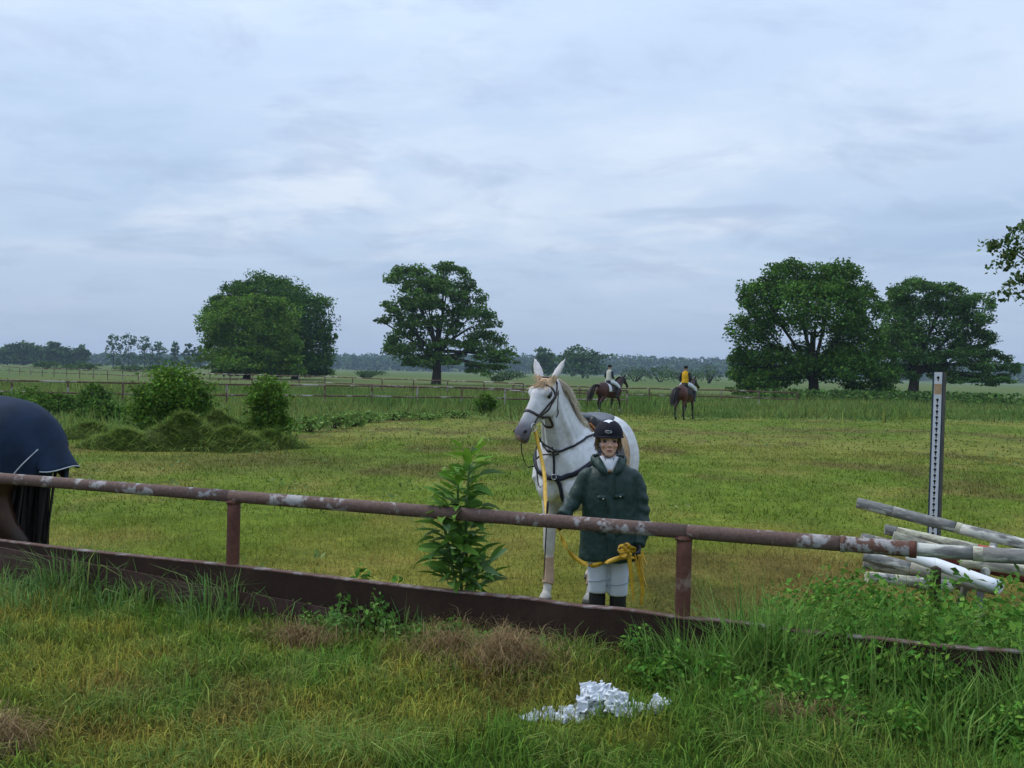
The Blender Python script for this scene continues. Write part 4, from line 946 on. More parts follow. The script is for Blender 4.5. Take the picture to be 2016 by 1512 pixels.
# ================================================================== horses
def horse_mb(neck, head_dir, legs, poll=None, head_scale=(1.0, 1.0)):
    mb = MB()
    torso = [(-0.86, 0, 1.24, 0.10, 0.12), (-0.80, 0, 1.23, 0.19, 0.24), (-0.66, 0, 1.24, 0.27, 0.33), (-0.45, 0, 1.25, 0.295, 0.345), (-0.2, 0, 1.21, 0.285, 0.33), (0.08, 0, 1.16, 0.30, 0.365),
             (0.32, 0, 1.165, 0.275, 0.395), (0.52, 0, 1.18, 0.25, 0.37), (0.68, 0, 1.16, 0.22, 0.28), (0.78, 0, 1.13, 0.15, 0.18)]
    mb.loft(torso, (0, 1, 0), 24, 4)
    mb.ell((0.28, 0, 1.50), (0.28, 0.085, 0.10))                      # withers
    for s_ in (-1, 1):
        mb.ell((0.56, s_ * 0.17, 1.12), (0.17, 0.10, 0.24)); mb.ell((-0.55, s_ * 0.16, 1.18), (0.24, 0.145, 0.30)); mb.ell((0.70, s_ * 0.09, 1.02), (0.11, 0.10, 0.13))
    mb.loft(neck, (0, 1, 0), 20, 5)
    P0 = np.array(poll if poll is not None else neck[-1][:3], float)
    d = np.array(head_dir, float); d /= np.linalg.norm(d); sd = np.array((-d[1], d[0], 0)); sd /= np.linalg.norm(sd); nn = np.cross(d, sd)
    HSC = head_scale
    H = lambda t, a, b: P0 + (d * t * HSC[0] + sd * a * HSC[1] + nn * b * HSC[1])
    prof = [(-0.07, -0.04, 0.05, 0.05), (-0.02, -0.02, 0.082, 0.085), (0.06, -0.028, 0.098, 0.118), (0.14, -0.036, 0.104, 0.138), (0.22, -0.032, 0.088, 0.130), (0.30, -0.012, 0.071, 0.104),
            (0.38, 0.006, 0.060, 0.082), (0.46, 0.012, 0.056, 0.073), (0.54, 0.008, 0.060, 0.073), (0.60, -0.004, 0.056, 0.062), (0.635, -0.012, 0.036, 0.040)]
    mb.loft([(*H(t, 0, b), w_ * HSC[1], h_ * HSC[1]) for (t, b, w_, h_) in prof], tuple(sd), 20, 4)
    Mh = np.stack([d, sd, nn], 1)
    for s_ in (-1, 1):
        mb.ell(H(0.17, s_ * 0.058, -0.085), (0.105, 0.036, 0.085), Mh)        # jowl
        mb.ell(H(0.125, s_ * 0.078, 0.052), (0.052, 0.032, 0.036), Mh)        # brow over the eye
        mb.ell(H(0.32, s_ * 0.050, 0.01), (0.13, 0.016, 0.020), Mh)           # cheek ridge
        mb.ell(H(0.565, s_ * 0.040, 0.035), (0.042, 0.022, 0.030), Mh)        # nostril flare
        e0 = H(-0.015, s_ * 0.062, 0.035); up = -d * 0.80 + sd * s_ * 0.48 + nn * 0.42; up /= np.linalg.norm(up)
        es = nn * 0.35 + sd * s_ * 0.0; fw = np.cross(up, nn); fw /= np.linalg.norm(fw)
        mb.loft([(*(e0 + up * t), a_, b_) for (t, a_, b_) in ((-0.03, 0.028, 0.026), (0.02, 0.034, 0.022), (0.08, 0.043, 0.018), (0.14, 0.034, 0.014), (0.185, 0.018, 0.010), (0.215, 0.005, 0.006))], tuple(fw), 12, 3)
    mb.ell(H(0.585, 0, -0.058), (0.042, 0.036, 0.026), Mh)                    # chin
    for s_ in (-1, 1):      # neck and shoulder muscles leave a jugular groove and a shoulder edge
        n1_, n3_, n4_ = (np.array(neck[i_][:3], float) for i_ in (1, 3, 4))
        fwd_ = np.array((0.75, 0, -0.55))
        mb.tube([n4_ + fwd_ * 0.05 + np.array((0, s_ * 0.062, 0)), n3_ + fwd_ * 0.085 + np.array((0, s_ * 0.078, -0.03)), n1_ + fwd_ * 0.11 + np.array((0.06, s_ * 0.135, -0.02)), (0.66, s_ * 0.175, 1.10)], [0.022, 0.034, 0.050, 0.06], ring=10)
        mb.tube([n4_ + fwd_ * 0.11 + np.array((0, s_ * 0.020, 0)), n3_ + fwd_ * 0.165 + np.array((0, s_ * 0.028, -0.03)), n1_ + fwd_ * 0.24 + np.array((0.06, s_ * 0.045, -0.02)), (0.80, s_ * 0.05, 1.08)], [0.026, 0.028, 0.035, 0.04], ring=10)
        mb.tube([(0.40, s_ * 0.20, 1.46), (0.52, s_ * 0.235, 1.28), (0.66, s_ * 0.205, 1.07)], [0.05, 0.06, 0.065], ring=10)
        mb.tube([(0.66, s_ * 0.19, 1.06), (0.56, s_ * 0.20, 0.98), (0.46, s_ * 0.18, 0.92)], [0.055, 0.06, 0.045], ring=10)
    for L in legs: mb.loft(L, (0, 1, 0), 14, 4, cap=0.05)
    return mb, H, (d, sd, nn)
def foreleg(s, dx=0.0, knee=0.0, foot=0.0, lift=0.0, yo=0.155):
    y_ = s * yo
    return [(0.52, y_, 1.12, 0.09, 0.15), (0.50 + dx * 0.2, y_, 0.88, 0.075, 0.105), (0.51 + dx * 0.5 + knee * 0.5, y_, 0.70, 0.058, 0.068), (0.52 + dx * 0.7 + knee, y_, 0.52 + lift * 0.4, 0.053, 0.056), (0.52 + dx * 0.75 + knee, y_, 0.47 + lift * 0.5, 0.050, 0.052),
            (0.515 + dx * 0.9 + knee * 0.7 + foot * 0.4, y_, 0.34 + lift * 0.7, 0.031, 0.038), (0.515 + dx + foot * 0.8, y_, 0.20 + lift, 0.041, 0.046), (0.53 + dx + foot, y_, 0.155 + lift, 0.038, 0.042), (0.555 + dx + foot * 1.1, y_, 0.09 + lift, 0.038, 0.040), (0.575 + dx + foot * 1.2, y_, 0.06 + lift, 0.052, 0.056), (0.60 + dx + foot * 1.25, y_, 0.004 + lift, 0.060, 0.068)]
def hindleg(s, dx=0.0, hock=0.0, foot=0.0, lift=0.0):
    y_ = s * 0.15
    return [(-0.52, y_, 1.22, 0.11, 0.20), (-0.50 + dx * 0.2, y_, 0.98, 0.105, 0.19), (-0.56 + dx * 0.4 + hock * 0.3, y_, 0.80, 0.08, 0.135), (-0.66 + dx * 0.6 + hock * 0.7, y_, 0.66, 0.058, 0.090), (-0.73 + dx * 0.7 + hock, y_, 0.575 + lift * 0.3, 0.050, 0.072), (-0.725 + dx * 0.75 + hock, y_, 0.50 + lift * 0.4, 0.044, 0.056),
            (-0.70 + dx * 0.9 + hock * 0.6 + foot * 0.4, y_, 0.36 + lift * 0.7, 0.036, 0.044), (-0.69 + dx + foot * 0.8, y_, 0.20 + lift, 0.040, 0.048), (-0.67 + dx + foot, y_, 0.15 + lift, 0.038, 0.042), (-0.645 + dx + foot * 1.1, y_, 0.09 + lift, 0.038, 0.040), (-0.625 + dx + foot * 1.2, y_, 0.06 + lift, 0.050, 0.056), (-0.60 + dx + foot * 1.25, y_, 0.004 + lift, 0.058, 0.066)]
def strands(name, roots, dirs, length, width, c0, c1, parent, droop=0.6, mat=None, seg=4, spread=0.15):
    """hair: narrow drooping ribbons"""
    V, Q, C = [], [], []
    for r_, d_ in zip(roots, dirs):
        p_ = np.array(r_, float); d_ = np.array(d_, float) + rng.normal(0, spread, 3); d_ /= np.linalg.norm(d_); ln = length * rng.uniform(0.6, 1.15) / seg
        sd_ = np.cross(d_, rng.normal(0, 1, 3)); sd_ /= np.linalg.norm(sd_) + 1e-9; col_ = mixc(np.array(c0), np.array(c1), np.array(rng.uniform(0, 1))); b_ = len(V)
        for k in range(seg + 1):
            wd = width * (1 - 0.75 * k / seg) / 2; V += [p_ - sd_ * wd, p_ + sd_ * wd]; C += [col_, col_]
            p_ = p_ + d_ * ln; d_ = d_ + np.array((0, 0, -droop / seg)); d_ /= np.linalg.norm(d_)
        for k in range(seg): Q.append((b_ + 2 * k, b_ + 2 * k + 1, b_ + 2 * k + 3, b_ + 2 * k + 2))
    me = npmesh(name, np.array(V), quads=np.array(Q), col=np.array(C), smooth=True)
    return link(name, me, mat or M['hair'], parent)
def set_frame(o_, fwd2):
    o_.rotation_euler = (0, 0, math.atan2(fwd2[1], fwd2[0]))

# ---- white horse
wh = empty('horse', (0.70, 9.25, 0)); set_frame(wh, (-0.40, -0.917)); tag(wh, 'white horse in bridle and breastplate standing behind the rail', 'horse')
neckW = [(0.34, 0, 1.22, 0.20, 0.34), (0.52, 0, 1.34, 0.165, 0.31), (0.68, 0, 1.50, 0.125, 0.245), (0.80, -0.005, 1.68, 0.098, 0.19), (0.895, -0.012, 1.81, 0.080, 0.15), (0.945, -0.018, 1.875, 0.070, 0.115)]
mb, H, fr = horse_mb(neckW, (0.60, -0.17, -0.78), [foreleg(-1), foreleg(1, -0.12, yo=0.20), hindleg(-1, 0.05), hindleg(1, -0.06)], poll=(0.97, -0.02, 1.885), head_scale=(0.88, 0.95))
me = mb.remesh('body', 0.0105, 5, 0.5)
hd, hs, hn = fr; P0 = np.array((0.97, -0.02, 1.885))
def whcol(co):
    t = (co - P0) @ hd / 0.88; a_ = (co - P0) @ hs; b_ = (co - P0) @ hn
    c = np.tile(np.array((0.62, 0.615, 0.62)), (len(co), 1))
    c = mixc(c, (0.42, 0.41, 0.41), 0.75 * sstep(0.45, 0.70, fbm(co[:, 0] * 4, co[:, 1] * 4, co[:, 2] * 4, s=2)))
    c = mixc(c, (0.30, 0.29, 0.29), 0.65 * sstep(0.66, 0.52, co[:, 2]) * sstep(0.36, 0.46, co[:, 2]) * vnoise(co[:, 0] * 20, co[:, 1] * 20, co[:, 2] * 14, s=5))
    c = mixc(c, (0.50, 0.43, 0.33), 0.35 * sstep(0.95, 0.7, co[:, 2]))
    head = (np.abs(a_) < 0.16) & (np.abs(b_) < 0.2) & (t > -0.2) & (co[:, 2] > 1.3)
    c = mixc(c, (0.13, 0.12, 0.135), np.where(head, sstep(0.36, 0.56, t), 0))
    c = mixc(c, (0.42, 0.24, 0.19), np.where(head, 0.7 * sstep(0.612, 0.63, t) * sstep(0.028, 0.008, np.abs(a_)), 0))
    c = mixc(c, (0.62, 0.50, 0.48), np.where(head & (t < 0.0), 0.35 * sstep(0.03, -0.05, t), 0))
    c = mixc(c, (0.60, 0.40, 0.21), np.where(head, 0.85 * sstep(0.105, 0.07, t) * sstep(-0.02, 0.04, b_) * sstep(-0.055, -0.03, t), 0))
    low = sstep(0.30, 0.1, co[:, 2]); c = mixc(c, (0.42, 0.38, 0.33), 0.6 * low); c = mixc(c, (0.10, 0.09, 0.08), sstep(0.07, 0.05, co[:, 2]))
    return np.clip(c, 0, 0.8)
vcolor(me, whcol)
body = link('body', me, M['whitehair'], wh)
bv = bvh_of(me)
for s_ in (-1, 1):
    q, n_, i_, d_ = bv.find_nearest(Vector(H(0.138, s_ * 0.115, 0.020))); mb = MB(); Me = np.stack([hd, hs, hn], 1)
    mb.ell(np.array(q) - np.array(n_) * 0.006, (0.036, 0.019, 0.026), Me); e = mb.build('eye', mat_plain('horse_eye', (0.012, 0.010, 0.010), 0.12, 0.2, 30, 0.6), wh)
    mb = MB(); q2, n2_, _, _ = bv.find_nearest(Vector(H(0.122, s_ * 0.13, 0.032))); q3, n3_, _, _ = bv.find_nearest(Vector(H(0.162, s_ * 0.12, 0.010)))
    strap(mb, bv, [H(0.108, s_ * 0.12, 0.026), H(0.128, s_ * 0.13, 0.043), H(0.152, s_ * 0.125, 0.033), H(0.172, s_ * 0.12, 0.008)], 0.009, 0.007); mb.build('eyelid', mat_plain('eyelid_grey', (0.10, 0.09, 0.10), 0.6, 0.2, 40), wh)
    q, n_, i_, d_ = bv.find_nearest(Vector(H(0.575, s_ * 0.075, 0.050))); mb = MB(); mb.ell(np.array(q) - np.array(n_) * 0.004, (0.024, 0.008, 0.014), np.stack([hd * 0.8 + hn * 0.6, np.array(n_), np.cross(hd * 0.8 + hn * 0.6, np.array(n_))], 1)); mb.build('nostril', mat_plain('nostril', (0.02, 0.016, 0.02), 0.8), wh)
mb = MB(); strap(mb, bv, [H(0.585, 0.055, -0.022), H(0.625, 0.03, -0.03), H(0.64, 0, -0.03), H(0.625, -0.03, -0.03), H(0.585, -0.055, -0.022)], 0.006, 0.001); mb.build('mouth', mat_plain('mouth_line', (0.035, 0.02, 0.02), 0.7), wh)
# mane and forelock
roots, dirs = [], []
CN = catmull(neckW, 8)
TT = np.gradient(CN[:, :3], axis=0); TT /= np.linalg.norm(TT, axis=1)[:, None]
for k in range(2200):
    i_ = rng.integers(6, len(CN)); c_ = CN[i_]; T_ = TT[i_]; sd_ = np.array((0, 1, 0)) - T_ * T_[1]; up_ = np.cross(T_, sd_); up_ = -up_ if up_[0] > 0 else up_
    y_ = rng.uniform(-0.015, 0.025); q, n_, _, _ = bv.find_nearest(Vector(c_[:3] + up_ * c_[4] * 1.06 + np.array((0, y_, 0)))); roots.append(np.array(q)); dirs.append(up_ * 0.12 + np.array((-0.15, 0.80, -0.45)))
strands('mane', roots, dirs, 0.165, 0.008, (0.48, 0.39, 0.27), (0.72, 0.65, 0.53), wh, droop=1.3, spread=0.12)
roots, dirs = [], []
for k in range(650):
    q, n_, _, _ = bv.find_nearest(Vector(H(rng.uniform(-0.03, 0.045), rng.normal(0, 0.038), 0.14))); roots.append(np.array(q)); dirs.append(hd * 0.95 + np.array(n_) * 0.38 + hs * rng.normal(0, 0.25))
strands('forelock', roots, dirs, 0.075, 0.006, (0.50, 0.33, 0.18), (0.70, 0.54, 0.36), wh, droop=0.25, spread=0.16)
mb = MB(); mb.tube([(-0.84, 0, 1.42), (-0.93, 0, 1.28), (-0.97, 0, 0.95), (-0.95, 0, 0.5)], [0.04, 0.06, 0.075, 0.03]); me = mb.mesh('tail'); vcolor(me, lambda co: np.tile(np.array((0.5, 0.46, 0.4)), (len(co), 1))); link('tail', me, M['hair'], wh)
# bridle
br = empty('bridle', parent=wh)
def ringpts(t, k=12, sx=0.16, sn=0.2, tilt=0.0): return [H(t + tilt * math.sin(6.283 * i / k), sx * math.cos(6.283 * i / k), sn * math.sin(6.283 * i / k) - 0.02) for i in range(k)]
mb = MB(); strap(mb, bv, ringpts(0.365, tilt=0.015), 0.021, 0.005, True, sub=5); mb.build('noseband', M['brown'], br)
mb = MB(); strap(mb, bv, [H(0.115, 0.16, -0.06), H(0.055, 0.12, 0.03), H(0.040, 0.055, 0.16), H(0.036, 0, 0.2), H(0.040, -0.055, 0.16), H(0.055, -0.12, 0.03), H(0.115, -0.16, -0.06)], 0.019, 0.005); mb.build('browband', M['brown'], br)
for s_ in (-1, 1):
    mb = MB(); strap(mb, bv, [H(-0.035, s_ * 0.08, 0.0), H(0.06, s_ * 0.14, -0.035), H(0.20, s_ * 0.14, -0.02), H(0.36, s_ * 0.12, -0.015), H(0.455, s_ * 0.11, -0.030)], 0.016, 0.005); mb.build('cheek_strap', M['brown'], br)
    mb = MB(); strap(mb, bv, [H(0.04, s_ * 0.14, -0.055), H(0.15, s_ * 0.14, -0.045), H(0.27, s_ * 0.12, -0.05), H(0.37, s_ * 0.12, -0.035)], 0.014, 0.005); mb.build('noseband_strap', M['brown'], br)
    mb = MB(); strap(mb, bv, [H(0.0, s_ * 0.12, -0.07), H(0.10, s_ * 0.14, -0.13), H(0.17, s_ * 0.10, -0.19), H(0.20, s_ * 0.05, -0.21)], 0.008, 0.004); mb.build('throat_lash', M['brown'], br)
    q, n_, _, _ = bv.find_nearest(Vector(H(0.475, s_ * 0.12, -0.040))); mb = MB(); c_ = np.array(q) + np.array(n_) * 0.008
    ax1 = hd; ax2 = hn
    mb.tube([tuple(c_ + 0.033 * (ax1 * math.cos(a_) + ax2 * math.sin(a_))) for a_ in np.linspace(0, 6.283, 17)], 0.0045, ring=8, sub=1); mb.build('bit_ring', M['steel'], br)
mb = MB(); strap(mb, bv, [H(0.475, 0.07, -0.06), H(0.475, 0.035, -0.1), H(0.475, -0.035, -0.1), H(0.475, -0.07, -0.06)], 0.010, 0.006); mb.build('chin_strap', M['brown'], br)
mb = MB(); strap(mb, bv, [H(-0.03, 0.085, -0.02), H(-0.045, 0.05, 0.05), H(-0.05, 0, 0.09), H(-0.045, -0.05, 0.05), H(-0.03, -0.085, -0.02)], 0.022, 0.005); mb.build('headpiece', M['brown'], br)
# reins hanging from the bit to the breastplate
bitL = np.array(H(0.49, 0.065, -0.05)); bitR = np.array(H(0.49, -0.065, -0.05))
def hang(name, pts, w, mat, parent, nrm=(1, 0.3, 0)):
    P_ = catmull(pts, 8); mb = MB(); mb.ribbon(P_, [nrm] * len(P_), w, 0.004); return mb.build(name, mat, parent)
chest = np.array(bv.find_nearest(Vector((0.95, 0, 1.03)))[0])
hang('rein', [bitR, bitR + np.array((-0.02, -0.02, -0.16)), bitR + np.array((-0.10, 0.0, -0.30)), (0.95, -0.12, 1.20), (0.93, -0.09, 1.04), chest + np.array((0.02, -0.02, 0.0))], 0.012, M['black'], br, (0.8, -0.5, 0.1))
hang('rein', [bitL, bitL + np.array((-0.08, 0.03, -0.10)), (0.90, 0.06, 1.32), (0.86, -0.10, 1.30), (0.84, -0.17, 1.26), (0.72, -0.22, 1.32)], 0.014, M['black'], br, (0.8, 0.5, 0.1))
# breastplate
bp = empty('breastplate', parent=wh)
mb = MB(); strap(mb, bv, [(0.30, 0.34, 1.46), (0.46, 0.34, 1.38), (0.64, 0.28, 1.25), (0.80, 0.14, 1.14), (0.92, 0, 1.105), (0.80, -0.14, 1.14), (0.64, -0.28, 1.25), (0.46, -0.34, 1.38), (0.30, -0.34, 1.46)], 0.042, 0.008, sub=8, off=0.009, smooth=1); mb.build('chest_strap', M['navy_strap'], bp)
mb = MB(); strap(mb, bv, [(0.30, 0.20, 1.57), (0.46, 0.24, 1.53), (0.64, 0.20, 1.44), (0.86, 0.06, 1.335), (0.92, 0, 1.32), (0.86, -0.06, 1.335), (0.64, -0.20, 1.44), (0.46, -0.24, 1.53), (0.30, -0.20, 1.57)], 0.019, 0.006, sub=8, off=0.009, smooth=1); mb.build('neck_strap', M['navy_strap'], bp)
mb = MB(); strap(mb, bv, [(0.97, 0, 1.32), (0.97, 0, 1.21), (0.97, 0, 1.10)], 0.018, 0.006, sub=8, off=0.009, smooth=1); mb.build('centre_strap', M['navy_strap'], bp)
mb = MB(); strap(mb, bv, [(0.97, 0.0, 1.10), (0.95, 0.01, 0.98), (0.92, 0.015, 0.86), (0.80, 0.02, 0.75), (0.6, 0.02, 0.7), (0.42, 0.0, 0.68)], 0.036, 0.008, sub=8, off=0.009, smooth=1); mb.build('belly_strap', M['navy_strap'], bp)
for (zz, rr) in ((1.32, 0.016), (1.105, 0.022)):
    q, n_, _, _ = bv.find_nearest(Vector((0.96, 0, zz))); mb = MB(); mb.tube([(q.x + 0.014, q.y + rr * math.cos(a_), q.z + rr * math.sin(a_)) for a_ in np.linspace(0, 6.283, 13)], 0.004, ring=7, sub=1); mb.build('ring', M['steel'], bp)
# saddle
def shell(name, bvh, xs, phis, cz, off, thick, mat, parent, edge=None):
    """patch wrapped over the back: rays from the body axis outwards"""
    mb = MB(); nx_, np_ = len(xs), len(phis); idx = {}
    for lay in (0, 1):
        for i, x_ in enumerate(xs):
            for j, ph in enumerate(phis):
                pp = ph if not callable(edge) else edge(x_, ph); o_ = Vector((x_, 0, cz)); d_ = Vector((0, math.sin(pp), math.cos(pp)))
                hit = bvh.ray_cast(o_ + d_ * 0.9, -d_)
                q = hit[0] if hit[0] else o_ + d_ * 0.3
                idx[lay, i, j] = len(mb.v); mb.v.append(tuple(q + d_ * (off + thick * lay)))
    for i in range(nx_ - 1):
        for j in range(np_ - 1):
            mb.f.append((idx[1, i, j], idx[1, i, j + 1], idx[1, i + 1, j + 1], idx[1, i + 1, j])); mb.f.append((idx[0, i, j], idx[0, i + 1, j], idx[0, i + 1, j + 1], idx[0, i, j + 1]))
    for i in range(nx_ - 1):
        for j in (0, np_ - 1): mb.f.append((idx[0, i, j], idx[1, i, j], idx[1, i + 1, j], idx[0, i + 1, j]))
    for j in range(np_ - 1):
        for i in (0, nx_ - 1): mb.f.append((idx[0, i, j], idx[0, i, j + 1], idx[1, i, j + 1], idx[1, i, j]))
    return mb.build(name, mat, parent)
def saddle_on(parent, bvh, padmat, full=True):
    sdl = empty('saddle', parent=parent)
    shell('saddle_pad', bvh, np.linspace(-0.30, 0.36, 10), np.linspace(-1.75, 1.75, 29), 1.18, 0.004, 0.014, padmat, sdl)
    for s_ in (-1, 1):
        shell('flap', bvh, np.linspace(-0.10, 0.34, 8), s_ * np.linspace(0.32, 1.72, 14), 1.18, 0.022, 0.012, M['brown'], sdl)
    st = [(-0.27, 0, 1.575, 0.13, 0.03), (-0.24, 0, 1.585, 0.17, 0.045), (-0.12, 0, 1.56, 0.18, 0.045), (0.04, 0, 1.555, 0.16, 0.045), (0.18, 0, 1.575, 0.15, 0.05), (0.27, 0, 1.60, 0.13, 0.045), (0.33, 0, 1.60, 0.09, 0.03)]
    mb = MB(); mb.loft(st, (0, 1, 0), 18, 4); mb.build('seat', mat_plain('saddle_grey', (0.095, 0.10, 0.115), 0.5, 0.2, 20, 0.35) if full else M['black'], sdl)
    if full:
        for s_ in (-1, 1):
            shell('girth_strap', bvh, np.linspace(0.335, 0.375, 3), s_ * np.linspace(0.35, 1.3, 10), 1.18, 0.036, 0.010, M['tan'], sdl)
            mb = MB(); strap(mb, bvh, [(0.30, s_ * 0.30, 1.05), (0.30, s_ * 0.24, 0.86), (0.30, s_ * 0.08, 0.77)], 0.07, 0.012); mb.build('girth', M['tan'], sdl)
            mb = MB(); mb.ell((0.31, s_ * 0.15, 1.53), (0.04, 0.05, 0.085)); mb.build('pommel_roll', M['black'], sdl)
    for s_ in (-1, 1):
        mb = MB(); strap(mb, bvh, [(0.12, s_ * 0.36, 1.40), (0.12, s_ * 0.40, 1.2), (0.13, s_ * 0.38, 0.98)], 0.025, 0.008, off=0.04); mb.build('stirrup_leather', M['black'], sdl)
    return sdl
saddle_on(wh, bv, mat_plain('plaid_pad', (0.42, 0.27, 0.15), 0.85, 0.35, 35))
# bandages
for s_, dx, yo in ((-1, 0.0, 0.155), (1, -0.12, 0.20)):
    y_ = s_ * yo; mb = MB(); seg = [(0.515 + dx, y_, 0.40, 0.041, 0.048), (0.513 + dx, y_, 0.33, 0.040, 0.047), (0.513 + dx, y_, 0.27, 0.041, 0.048), (0.518 + dx, y_, 0.20, 0.049, 0.055), (0.533 + dx, y_, 0.16, 0.046, 0.051)]
    mb.loft(seg, (0, 1, 0), 16, 5, 0.05); mb.build('leg_bandage', mat_plain('tan_bandage', (0.44, 0.30, 0.215), 0.9, 0.12, 30, 0.1, 0.4, 0.004, 30), wh)

# ---- bay horses
def bay(name_label, pos, fwd, neck, hdir, legs, poll, cols, socks, voxel=0.02, tail=True):
    root = empty('horse', pos); set_frame(root, fwd); tag(root, name_label, 'horse')
    mb, H_, fr_ = horse_mb(neck, hdir, legs, poll=poll); me_ = mb.remesh('body', voxel, 4, 0.5)
    c_body, c_dark, c_leg = cols
    def f(co):
        c = np.tile(np.array(c_body), (len(co), 1)).astype(float)
        c = mixc(c, c_dark, 0.7 * sstep(1.25, 1.55, co[:, 2])); c = mixc(c, c_leg, sstep(0.80, 0.55, co[:, 2])); c = mixc(c, c_leg, 0.8 * sstep(0.7, 1.05, co[:, 0]))
        for (sx, sy) in socks: c = mixc(c, (0.62, 0.62, 0.62), sstep(0.25, 0.22, co[:, 2]) * sstep(0.06, 0.10, co[:, 2]) * ((co[:, 0] * sx > 0) & (co[:, 1] * sy > 0)))
        return c
    vcolor(me_, f); link('body', me_, M['coat'], root); bv_ = bvh_of(me_)
    if tail:
        roots = [np.array((-0.84, 0, 1.42)) + rng.normal(0, 0.018, 3) for _ in range(240)]
        strands('tail', roots, [np.array((-0.95, 0.0, 0.1))] * 240, 1.02, 0.05, (0.008, 0.007, 0.007), (0.02, 0.015, 0.013), root, droop=3.0, seg=7, spread=0.12)
    roots, dirs = [], []
    for k in range(220):
        c_ = CATN(neck)[rng.integers(8, 26)]; q, n_, _, _ = bv_.find_nearest(Vector((c_[0] - c_[4] * 0.9, c_[1], c_[2] + c_[4] * 0.5))); roots.append(np.array(q)); dirs.append((-0.3, 0.8, 0.2))
    strands('mane', roots, dirs, 0.2, 0.03, (0.008, 0.007, 0.007), (0.02, 0.016, 0.014), root, droop=1.6)
    for s_ in (-1, 1):
        q, n_, _, _ = bv_.find_nearest(Vector(H_(0.138, s_ * 0.115, 0.02))); mb = MB(); mb.ell(q, (0.02, 0.02, 0.018), nu=8, nv=6); mb.build('eye', M['black'], root)
    return root, bv_, H_
def CATN(nk): return catmull(nk, 6)
neckA = [(0.34, 0, 1.22, 0.19, 0.33), (0.54, 0, 1.34, 0.155, 0.29), (0.74, 0, 1.50, 0.12, 0.23), (0.90, 0, 1.66, 0.095, 0.18), (1.02, 0, 1.78, 0.08, 0.145), (1.08, 0, 1.83, 0.07, 0.115)]
# ridden horse 1
p = at(1199, 756, 51.5); H1P = (p.x, p.y, float(gz(p.x, p.y)) - 0.02); F1 = (0.72, 0.69)
h1, bv1, _ = bay('dark bay horse with white socks walking under the pale vested rider', H1P, F1, neckA, (0.62, 0.05, -0.78), [foreleg(-1, 0.14, 0.05, 0.0, 0.04), foreleg(1, -0.16), hindleg(-1, -0.10), hindleg(1, 0.14)], (1.10, 0, 1.84),
    ((0.070, 0.020, 0.014), (0.030, 0.012, 0.010), (0.012, 0.009, 0.009)), ((1, -1), (1, 1), (-1, 1)))
saddle_on(h1, bv1, M['white'], False)
p = at(1349, 756, 47.0); H2P = (p.x, p.y, float(gz(p.x, p.y)) - 0.02); F2 = (0.50, 0.866)
h2, bv2, _ = bay('bay horse seen from behind trotting under the yellow vested rider', H2P, F2, neckA, (0.75, -0.15, -0.62), [foreleg(-1, 0.10, 0.04, 0, 0.03), foreleg(1, -0.12, 0.10, -0.18, 0.14), hindleg(-1, 0.16), hindleg(1, -0.12)], (1.10, 0, 1.84),
    ((0.085, 0.022, 0.014), (0.045, 0.014, 0.011), (0.014, 0.010, 0.010)), ())
saddle_on(h2, bv2, M['black'], False)
# rugged horse, mostly out of view
h3, bv3, _ = bay('dark brown horse in a navy blue rug, only its hindquarters in view', (-4.45, 7.98, 0.0), (-0.985, 0.17), neckA, (0.7, 0.1, -0.7), [foreleg(-1), foreleg(1, 0.03), hindleg(-1, 0.20), hindleg(1, -0.07)], (1.10, 0, 1.84),
    ((0.055, 0.024, 0.010), (0.020, 0.010, 0.008), (0.016, 0.010, 0.007)), (), voxel=0.014, tail=False)
h3.scale = (1.05, 1.05, 1.05)
rug_m = mat_plain('navy_rug', (0.011, 0.022, 0.046), 0.85, 0.3, 5, 0.2, 0.35, 0.02, 7)
mb = MB()
rugst = [(-0.965, 0, 1.14, 0.06, 0.10), (-0.94, 0, 1.16, 0.15, 0.20), (-0.86, 0, 1.19, 0.245, 0.30), (-0.70, 0, 1.225, 0.315, 0.365), (-0.45, 0, 1.245, 0.335, 0.385), (-0.2, 0, 1.215, 0.33, 0.365), (0.08, 0, 1.17, 0.345, 0.40), (0.32, 0, 1.19, 0.32, 0.43), (0.55, 0, 1.22, 0.30, 0.41), (0.72, 0, 1.25, 0.26, 0.36)]
A = catmull(rugst, 5); ring = 40; b0 = 0
for i, (x_, y_, z_, a_, b_) in enumerate(A):
    for k in range(ring + 1):
        ph = -2.2 + 4.4 * k / ring; yy_ = math.sin(ph) * a_; zz_ = z_ + math.cos(ph) * b_
        if abs(ph) > 1.5708:      # hangs straight below the widest point
            ex = abs(ph) - 1.5708; yy_ = math.copysign(a_ * (1.0 - 0.03 * ex), ph); zz_ = z_ - ex * 0.24
        wob = 0.022 * mnoise.noise(Vector((x_ * 4.5, yy_ * 3.0, zz_ * 2.0))) + 0.016 * mnoise.noise(Vector((x_ * 13 + ph * 2, ph * 1.5, 3))) * max(0, abs(ph) - 0.4) + 0.010 * math.sin(x_ * 17 + ph * 3) * max(0, abs(ph) - 0.9)
        mb.v.append((x_, yy_ * (1 + wob / max(a_, 0.05)), zz_ + wob * 0.6))
n_ = len(A)
for i in range(n_ - 1):
    for k in range(ring): mb.f.append((i * (ring + 1) + k, i * (ring + 1) + k + 1, (i + 1) * (ring + 1) + k + 1, (i + 1) * (ring + 1) + k))
ro = mb.build('rug', rug_m, h3); sm_ = ro.modifiers.new('thick', 'SOLIDIFY'); sm_.thickness = 0.012
piping = mat_plain('white_piping', (0.42, 0.43, 0.45), 0.7)
mb = MB()                                                                 # tail flap: a curved square of cloth over the dock
